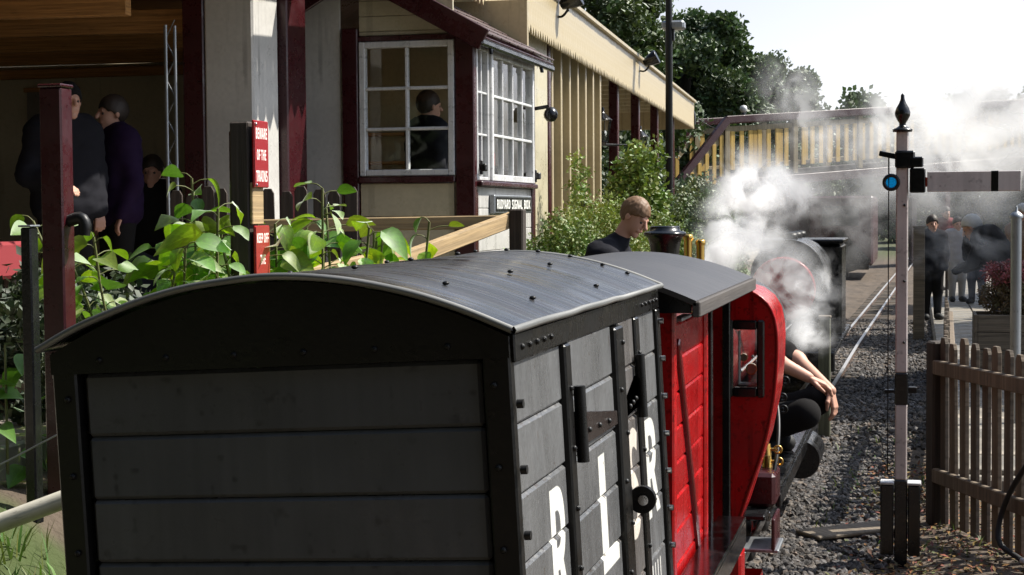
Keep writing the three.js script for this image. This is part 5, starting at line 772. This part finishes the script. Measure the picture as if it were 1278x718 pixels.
// crown: leaf clusters spread through uneven lobes
function tree(name, label, x, z, h, w, o = {}) {
  const y0 = o.base ?? groundY(x, z), g = thing(name, label, 'tree', [x, y0, z], 0, o.group), lobes = [], nL = o.lobes ?? 16;
  const trunkH = h * (o.trunk ?? 0.3);
  for (let k = 0; k < nL; k++) { const a = k * 2.4 + rr(-0.3, 0.3), t = (k + 0.5) / nL, rad = w / 2 * Math.sqrt(Math.sin(Math.PI * clamp(0.12 + 0.85 * t))) * rr(0.5, 0.85); lobes.push([Math.sin(a) * rad, lerp(trunkH, h * 0.93, t), Math.cos(a) * rad, w * rr(0.13, 0.22) * (1.1 - 0.35 * t)]); }
  const bark = mat(C(0.07, 0.055, 0.042), { roughness: 0.95, map: T.grunge });
  part('trunk', tubeGeo([[0, -0.2, 0], [0.05 * w * 0.2, trunkH, 0], [-0.03 * w, h * 0.55, 0.02 * w], [0, h * 0.8, 0]], h * 0.022, 20, 9), bark, g);
  for (let k = 0; k < Math.min(nL, 9); k++) { const l = lobes[k]; part('limb', tubeGeo([[0, lerp(trunkH * 0.8, l[1] * 0.8, 0.7), 0], [l[0] * 0.5, l[1] * 0.86, l[2] * 0.5], [l[0], l[1], l[2]]], h * 0.008, 8, 6), bark, g); }
  const ls = o.leaf ?? 0.16, cl = cluster(14, simpleLeaf, ls * 1.2, ls), n = o.n ?? 2400, list = [], base = o.color ?? [0.06, 0.11, 0.028];
  for (let i = 0; i < n; i++) {
    const l = lobes[Math.floor(rnd() * nL)]; let d = V(gauss(), gauss(), gauss()).normalize().multiplyScalar(l[3] * Math.pow(rnd(), 0.45)); d.y *= 0.75;
    const p = [l[0] + d.x, l[1] + d.y, l[2] + d.z]; if (fb3(p[0] * 1.1 / (w * 0.12) + x, p[1] * 1.1 / (w * 0.12), p[2] / (w * 0.12), 2) < 0.42) continue;
    const k = rr(0.75, 1.3); list.push([p, [rr(0, 6), rr(0, 6), rr(0, 6)], [rr(0.8, 1.4), rr(0.8, 1.4), rr(0.8, 1.4)], C(base[0] * k * rr(0.85, 1.25), base[1] * k, base[2] * k)]);
  }
  instanced('crown', cl, foliage(1, 1, 1, 0.4), list, null, null, g);
  return g;
}
function shrub(label, x, y, z, w, h, d, o = {}) {
  const g = thing('shrub', label, 'shrub', [x, y, z], 0, o.group ?? 'shrubs on the bank'), ls = o.leaf ?? 0.03, cl = cluster(10, simpleLeaf, ls * 1.3, ls), list = [], base = o.color ?? [0.12, 0.17, 0.03], stem = mat(C(0.06, 0.05, 0.035), { roughness: 0.9 });
  for (let k = 0; k < 5; k++) part('stem', tubeGeo([[rr(-0.1, 0.1) * w, -0.05, rr(-0.1, 0.1) * d], [rr(-0.3, 0.3) * w, h * 0.6, rr(-0.3, 0.3) * d]], 0.008, 3, 5), stem, g);
  for (let i = 0; i < (o.n ?? 1500); i++) {
    const v = V(gauss(), gauss(), gauss()).normalize(), r = Math.pow(rnd(), 0.28), p = [v.x * w / 2 * r, h / 2 + v.y * h / 2 * r, v.z * d / 2 * r], q = fb3(p[0] * 5 + x, p[1] * 5, p[2] * 5 + z, 2); if (q < 0.4) continue;
    const s = 0.86 + 0.4 * (q - 0.5), k = rr(0.7, 1.35); list.push([[p[0] * s, p[1] * s, p[2] * s], [rr(0, 6), rr(0, 6), rr(0, 6)], [rr(0.8, 1.4), rr(0.8, 1.4), rr(0.8, 1.4)], C(base[0] * k * rr(0.8, 1.3), base[1] * k, base[2] * k)]);
  }
  instanced('foliage', cl, foliage(1, 1, 1, 0.4), list, null, null, g); return g;
}
{
  const gr = 'shrubs on the bank', S = (lab, x, z, w, h, d, o) => shrub(lab, x, groundY(x, z) - 0.05, z, w, h, d, o);
  S('clipped green shrub beside the signal box wall', -2.75, -12.6, 1.0, 1.25, 1.2, { n: 4200, color: [0.15, 0.22, 0.03] }); S('yellow green shrub below the glazed screen', -2.85, -14.6, 1.1, 1.35, 1.5, { n: 4200, color: [0.19, 0.25, 0.03] }); S('low spreading shrub at the foot of the bank', -2.35, -11.6, 0.9, 0.95, 1.0, { n: 3000, color: [0.18, 0.23, 0.04] });
  S('green shrub behind the bending man', -2.6, -16.6, 1.2, 1.3, 1.4, { n: 4000, color: [0.14, 0.21, 0.03] }); S('broad shrub behind the black chimney', -2.4, -18.5, 1.3, 1.35, 1.6, { n: 2200, color: [0.11, 0.18, 0.035] }); S('dark shrub by the foot of the lamp pole', -2.9, -22, 1.5, 1.5, 1.6, { n: 2000, leaf: 0.045, color: [0.09, 0.15, 0.04] });
  S('tall climbing rose with yellow green leaves in front of the canopy posts', -3.35, -19.6, 0.8, 2.05, 0.8, { n: 1300, leaf: 0.06, color: [0.16, 0.24, 0.03] }); S('slender leafy climber against the glazed screen', -3.7, -17.9, 0.3, 1.9, 0.4, { n: 260, leaf: 0.05, color: [0.17, 0.24, 0.03] }); S('silvery leaved shrub at the foot of the bridge stairs', -3.5, -27, 1.4, 1.7, 1.4, { n: 1500, leaf: 0.06, color: [0.13, 0.18, 0.07] });
  S('dark shrub added to darken the bank behind the dark post', -3.55, -6.5, 0.9, 0.75, 0.9, { n: 900, leaf: 0.045, color: [0.03, 0.055, 0.015] }); S('dark shrub added to darken the picture edge under the table', -3.95, -6.9, 1.0, 0.85, 1.0, { n: 1000, leaf: 0.045, color: [0.03, 0.055, 0.015] }); S('dark shrub added to darken the bank below the wire', -3.3, -6.0, 0.7, 0.5, 0.7, { n: 600, leaf: 0.04, color: [0.035, 0.06, 0.015] });  // dark shrubs added over bright paving, standing in for shade
  shrub('pink flowered heather filling the timber planter', 0.85, 0.68, -15.3, 0.62, 0.5, 0.5, { n: 900, leaf: 0.02, color: [0.16, 0.12, 0.05], group: 'platform plants' }); shrub('spiky pink blooms above the planter', 0.8, 0.98, -15.25, 0.5, 0.28, 0.4, { n: 260, leaf: 0.022, color: [0.34, 0.10, 0.11], group: 'platform plants' });
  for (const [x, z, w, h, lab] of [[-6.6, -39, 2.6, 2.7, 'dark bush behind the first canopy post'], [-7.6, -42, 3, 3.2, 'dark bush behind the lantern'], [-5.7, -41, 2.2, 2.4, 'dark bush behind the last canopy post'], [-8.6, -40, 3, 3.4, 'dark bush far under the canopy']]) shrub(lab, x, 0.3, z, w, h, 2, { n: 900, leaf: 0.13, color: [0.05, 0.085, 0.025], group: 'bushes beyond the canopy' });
}
tree('ash_tree', 'tall dark leafy tree rising behind the canopy roof', -8.6, -44, 9.2, 5.6, { n: 3600, lobes: 22, leaf: 0.17, trunk: 0.25, color: [0.055, 0.10, 0.02] });
tree('oak_tree', 'broad dark tree standing behind the footbridge stairs', -8.0, -58, 9.2, 6.8, { n: 6000, lobes: 26, leaf: 0.17, trunk: 0.16 });
tree('oak_tree', 'lower rounded tree behind the left half of the footbridge', -5.9, -66, 8.2, 6.0, { n: 5000, lobes: 22, leaf: 0.18, trunk: 0.14, color: [0.065, 0.11, 0.03] });
tree('distant_tree', 'small distant tree above the footbridge handrail', -3.4, -95, 8.4, 7, { n: 2000, lobes: 18, leaf: 0.3, trunk: 0.1 });
tree('distant_tree', 'hazy tree behind the semaphore arm', 2.6, -75, 7.0, 7, { n: 3200, lobes: 22, leaf: 0.22, trunk: 0.12 });
tree('distant_tree', 'hazy tree at the right picture edge', 6.6, -70, 7.6, 7, { n: 3000, lobes: 22, leaf: 0.22, trunk: 0.12 });
tree('distant_tree', 'hazy low tree between the finial and the bridge lamp', -0.6, -88, 7.0, 7, { n: 2000, lobes: 18, leaf: 0.28, trunk: 0.1 });
for (let k = 0; k < 9; k++) { const x = -46 + k * 11.5; tree('background_tree', 'far woodland tree closing the view, ' + ['first', 'second', 'third', 'fourth', 'fifth', 'sixth', 'seventh', 'eighth', 'ninth'][k] + ' from the left', x, -118 - (k % 3) * 8, 8, 13, { n: 1100, lobes: 18, leaf: 0.5, trunk: 0.05, group: 'far woodland' }); }

// unseen trees put in for shade: behind the camera, by the far platform
for (const [x, z, h, w, lab] of [[-5.0, 5.5, 12, 7, 'on the left'], [-0.2, 7, 13, 8, 'straight behind'], [5.5, 8, 12, 7, 'on the right'], [-9.5, 3.5, 10, 7, 'by the platform end']]) tree('shade_tree', 'unseen tree added behind the viewer to dim the van end, ' + lab, x, z, h, w, { n: 3200, lobes: 30, leaf: 0.36, trunk: 0.1, color: [0.035, 0.06, 0.018], group: 'trees added behind the viewer' });
for (const [x, z, lab] of [[4.7, -17.5, 'nearest'], [5.3, -24, 'middle'], [5.6, -31, 'farthest']]) tree('shade_tree', 'leafy tree beyond the right picture edge shading the far platform, ' + lab + ' of the three', x, z, 7.2, 5.2, { n: 2200, lobes: 24, leaf: 0.22, trunk: 0.2, group: 'trees shading the far platform' });
// ---------------------------------------------------------------- steam: fine droplets spread through billowing puffs [x, y, z, radius, thickness]
const vapour = new THREE.MeshPhysicalMaterial({ color: C(0.98, 0.98, 0.985), roughness: 1, transmission: 0.66, thickness: 0, specularIntensity: 0, side: THREE.DoubleSide, transparent: true, vertexColors: true });
function steam(label, puffs, step, layers, freq, low, tint = [1, 1, 1]) {   // the vapour's density, held on wavy veils one behind another through its whole depth
  const lo = [9e9, 9e9, 9e9], hi = [-9e9, -9e9, -9e9];
  for (const [x, y, z, R] of puffs) [x, y, z].forEach((v, k) => { lo[k] = Math.min(lo[k], v - 1.75 * R); hi[k] = Math.max(hi[k], v + 1.75 * R); });
  const dz = (hi[2] - lo[2]) / layers, nx = Math.ceil((hi[0] - lo[0]) / step), ny = Math.ceil((hi[1] - lo[1]) / step), pos = [], col = [], idx = [];
  const density = (x, y, z) => {
    let d = 0; for (const [a, b, c, R, tau] of puffs) { const r2 = ((x - a) ** 2 + (y - b) ** 2 + (z - c) ** 2) / (R * R); if (r2 < 3.2) d += tau / (1.4 * R) * Math.exp(-1.7 * r2) * (1 - r2 / 3.2); }
    if (d < 0.02) return 0;
    const w = (fb3(x * freq * 0.6, y * freq * 0.6 + 9, z * freq * 0.6, 2) - 0.5) * 1.6, n = fb3(x * freq + w, y * freq + w * 0.7, z * freq - w, 6);
    return d * 1.9 * sstep(low, low + 0.34, n);
  };
  for (let k = 0; k < layers; k++) {
    const base = new Int32Array((nx + 1) * (ny + 1)).fill(-1), al = new Float32Array((nx + 1) * (ny + 1)), zz = new Float32Array(al.length);
    for (let j = 0; j <= ny; j++) for (let i = 0; i <= nx; i++) { const x = lo[0] + i * step, y = lo[1] + j * step, z = lo[2] + (k + 0.5) * dz + dz * 0.9 * (fb3(x * 2.2 / (dz * 12), y * 2.2 / (dz * 12), k * 3.7, 2) - 0.5), q = j * (nx + 1) + i; zz[q] = z; al[q] = 1 - Math.exp(-density(x, y, z) * dz); }
    const vert = (q) => { if (base[q] < 0) { base[q] = pos.length / 3; pos.push(lo[0] + (q % (nx + 1)) * step, lo[1] + Math.floor(q / (nx + 1)) * step, zz[q]); col.push(...tint, al[q]); } return base[q]; };
    for (let j = 0; j < ny; j++) for (let i = 0; i < nx; i++) { const a = j * (nx + 1) + i, b = a + 1, c = a + nx + 1, d = c + 1; if (Math.max(al[a], al[b], al[c], al[d]) < 0.006) continue; const [A, B, Cc, D] = [a, b, c, d].map(vert); idx.push(A, B, Cc, B, D, Cc); }
  }
  const g = new THREE.BufferGeometry(); g.setAttribute('position', new THREE.Float32BufferAttribute(pos, 3)); g.setAttribute('color', new THREE.Float32BufferAttribute(col, 4)); g.setIndex(idx); g.computeVertexNormals();
  return solo('steam', g, vapour, label, 'steam', null, 'stuff');
}
steam('dense white steam rising beside the brass safety valves', [[-0.93, 1.83, -9.49, 0.20, 4.42], [-1.09, 1.62, -9.84, 0.19, 4.42], [-0.85, 1.91, -10.32, 0.12, 1.56], [-1.14, 1.44, -9.62, 0.12, 3.12], [-1.27, 1.36, -9.98, 0.07, 2.86], [-0.64, 1.78, -9.56, 0.14, 0.91], [-0.87, 1.52, -9.89, 0.15, 1.30], [-0.80, 1.80, -9.8, 0.14, 1.8], [-1.0, 1.72, -9.6, 0.15, 2.2], [-1.06, 1.49, -10.25, 0.14, 2.07]], 0.008, 16, 5, 0.34);
steam('white steam curling low around the locomotive cab front', [[-0.70, 1.15, -10.11, 0.21, 1.31], [-0.67, 0.92, -10.53, 0.15, 1.50], [-0.61, 1.23, -10.99, 0.15, 0.94], [-0.79, 1.33, -10.31, 0.18, 0.94], [-0.72, 0.80, -10.73, 0.07, 0.94], [-0.94, 1.32, -10.05, 0.17, 0.75], [-0.52, 1.06, -10.58, 0.11, 0.56]], 0.008, 14, 5, 0.40);
steam('thin blue grey smoke drifting before the footbridge slats', [[-1.06, 2.12, -26.52, 0.78, 0.33], [-1.44, 2.81, -27.57, 0.68, 0.50], [-2.18, 3.91, -28.55, 0.59, 0.57], [-1.86, 3.38, -26.93, 0.66, 0.62], [-1.12, 1.25, -28.13, 0.69, 0.23], [-0.56, 1.59, -26.62, 0.52, 0.20], [-2.42, 3.63, -27.36, 0.41, 0.31], [-1.69, 1.73, -28.57, 0.65, 0.20]], 0.026, 12, 1.5, 0.38);
steam('great white cloud of steam behind the semaphore arm', [[0.18, 3.03, -24.89, 0.79, 2.01], [0.91, 3.27, -26.12, 0.95, 2.13], [1.64, 3.59, -27.35, 0.86, 2.13], [-0.47, 2.64, -25.22, 0.71, 1.47], [0.68, 2.48, -26.54, 0.84, 1.18], [-0.23, 3.28, -24.80, 0.53, 1.35], [0.07, 2.03, -25.85, 0.70, 0.88], [1.27, 2.36, -27.20, 0.78, 0.99], [-0.53, 2.15, -25.19, 0.61, 0.80], [1.49, 2.85, -26.76, 0.77, 1.60]], 0.026, 16, 1.3, 0.32);
steam('faint wisps of steam over the far platform and its people', [[0.49, 1.42, -14.98, 0.32, 0.36], [0.26, 1.18, -15.53, 0.26, 0.26], [0.69, 1.04, -16.25, 0.27, 0.26], [0.40, 0.90, -15.24, 0.22, 0.23], [0.04, 1.41, -15.80, 0.31, 0.34], [0.77, 1.63, -15.06, 0.29, 0.34]], 0.014, 10, 2.6, 0.42);
renderer.render(scene, camera);
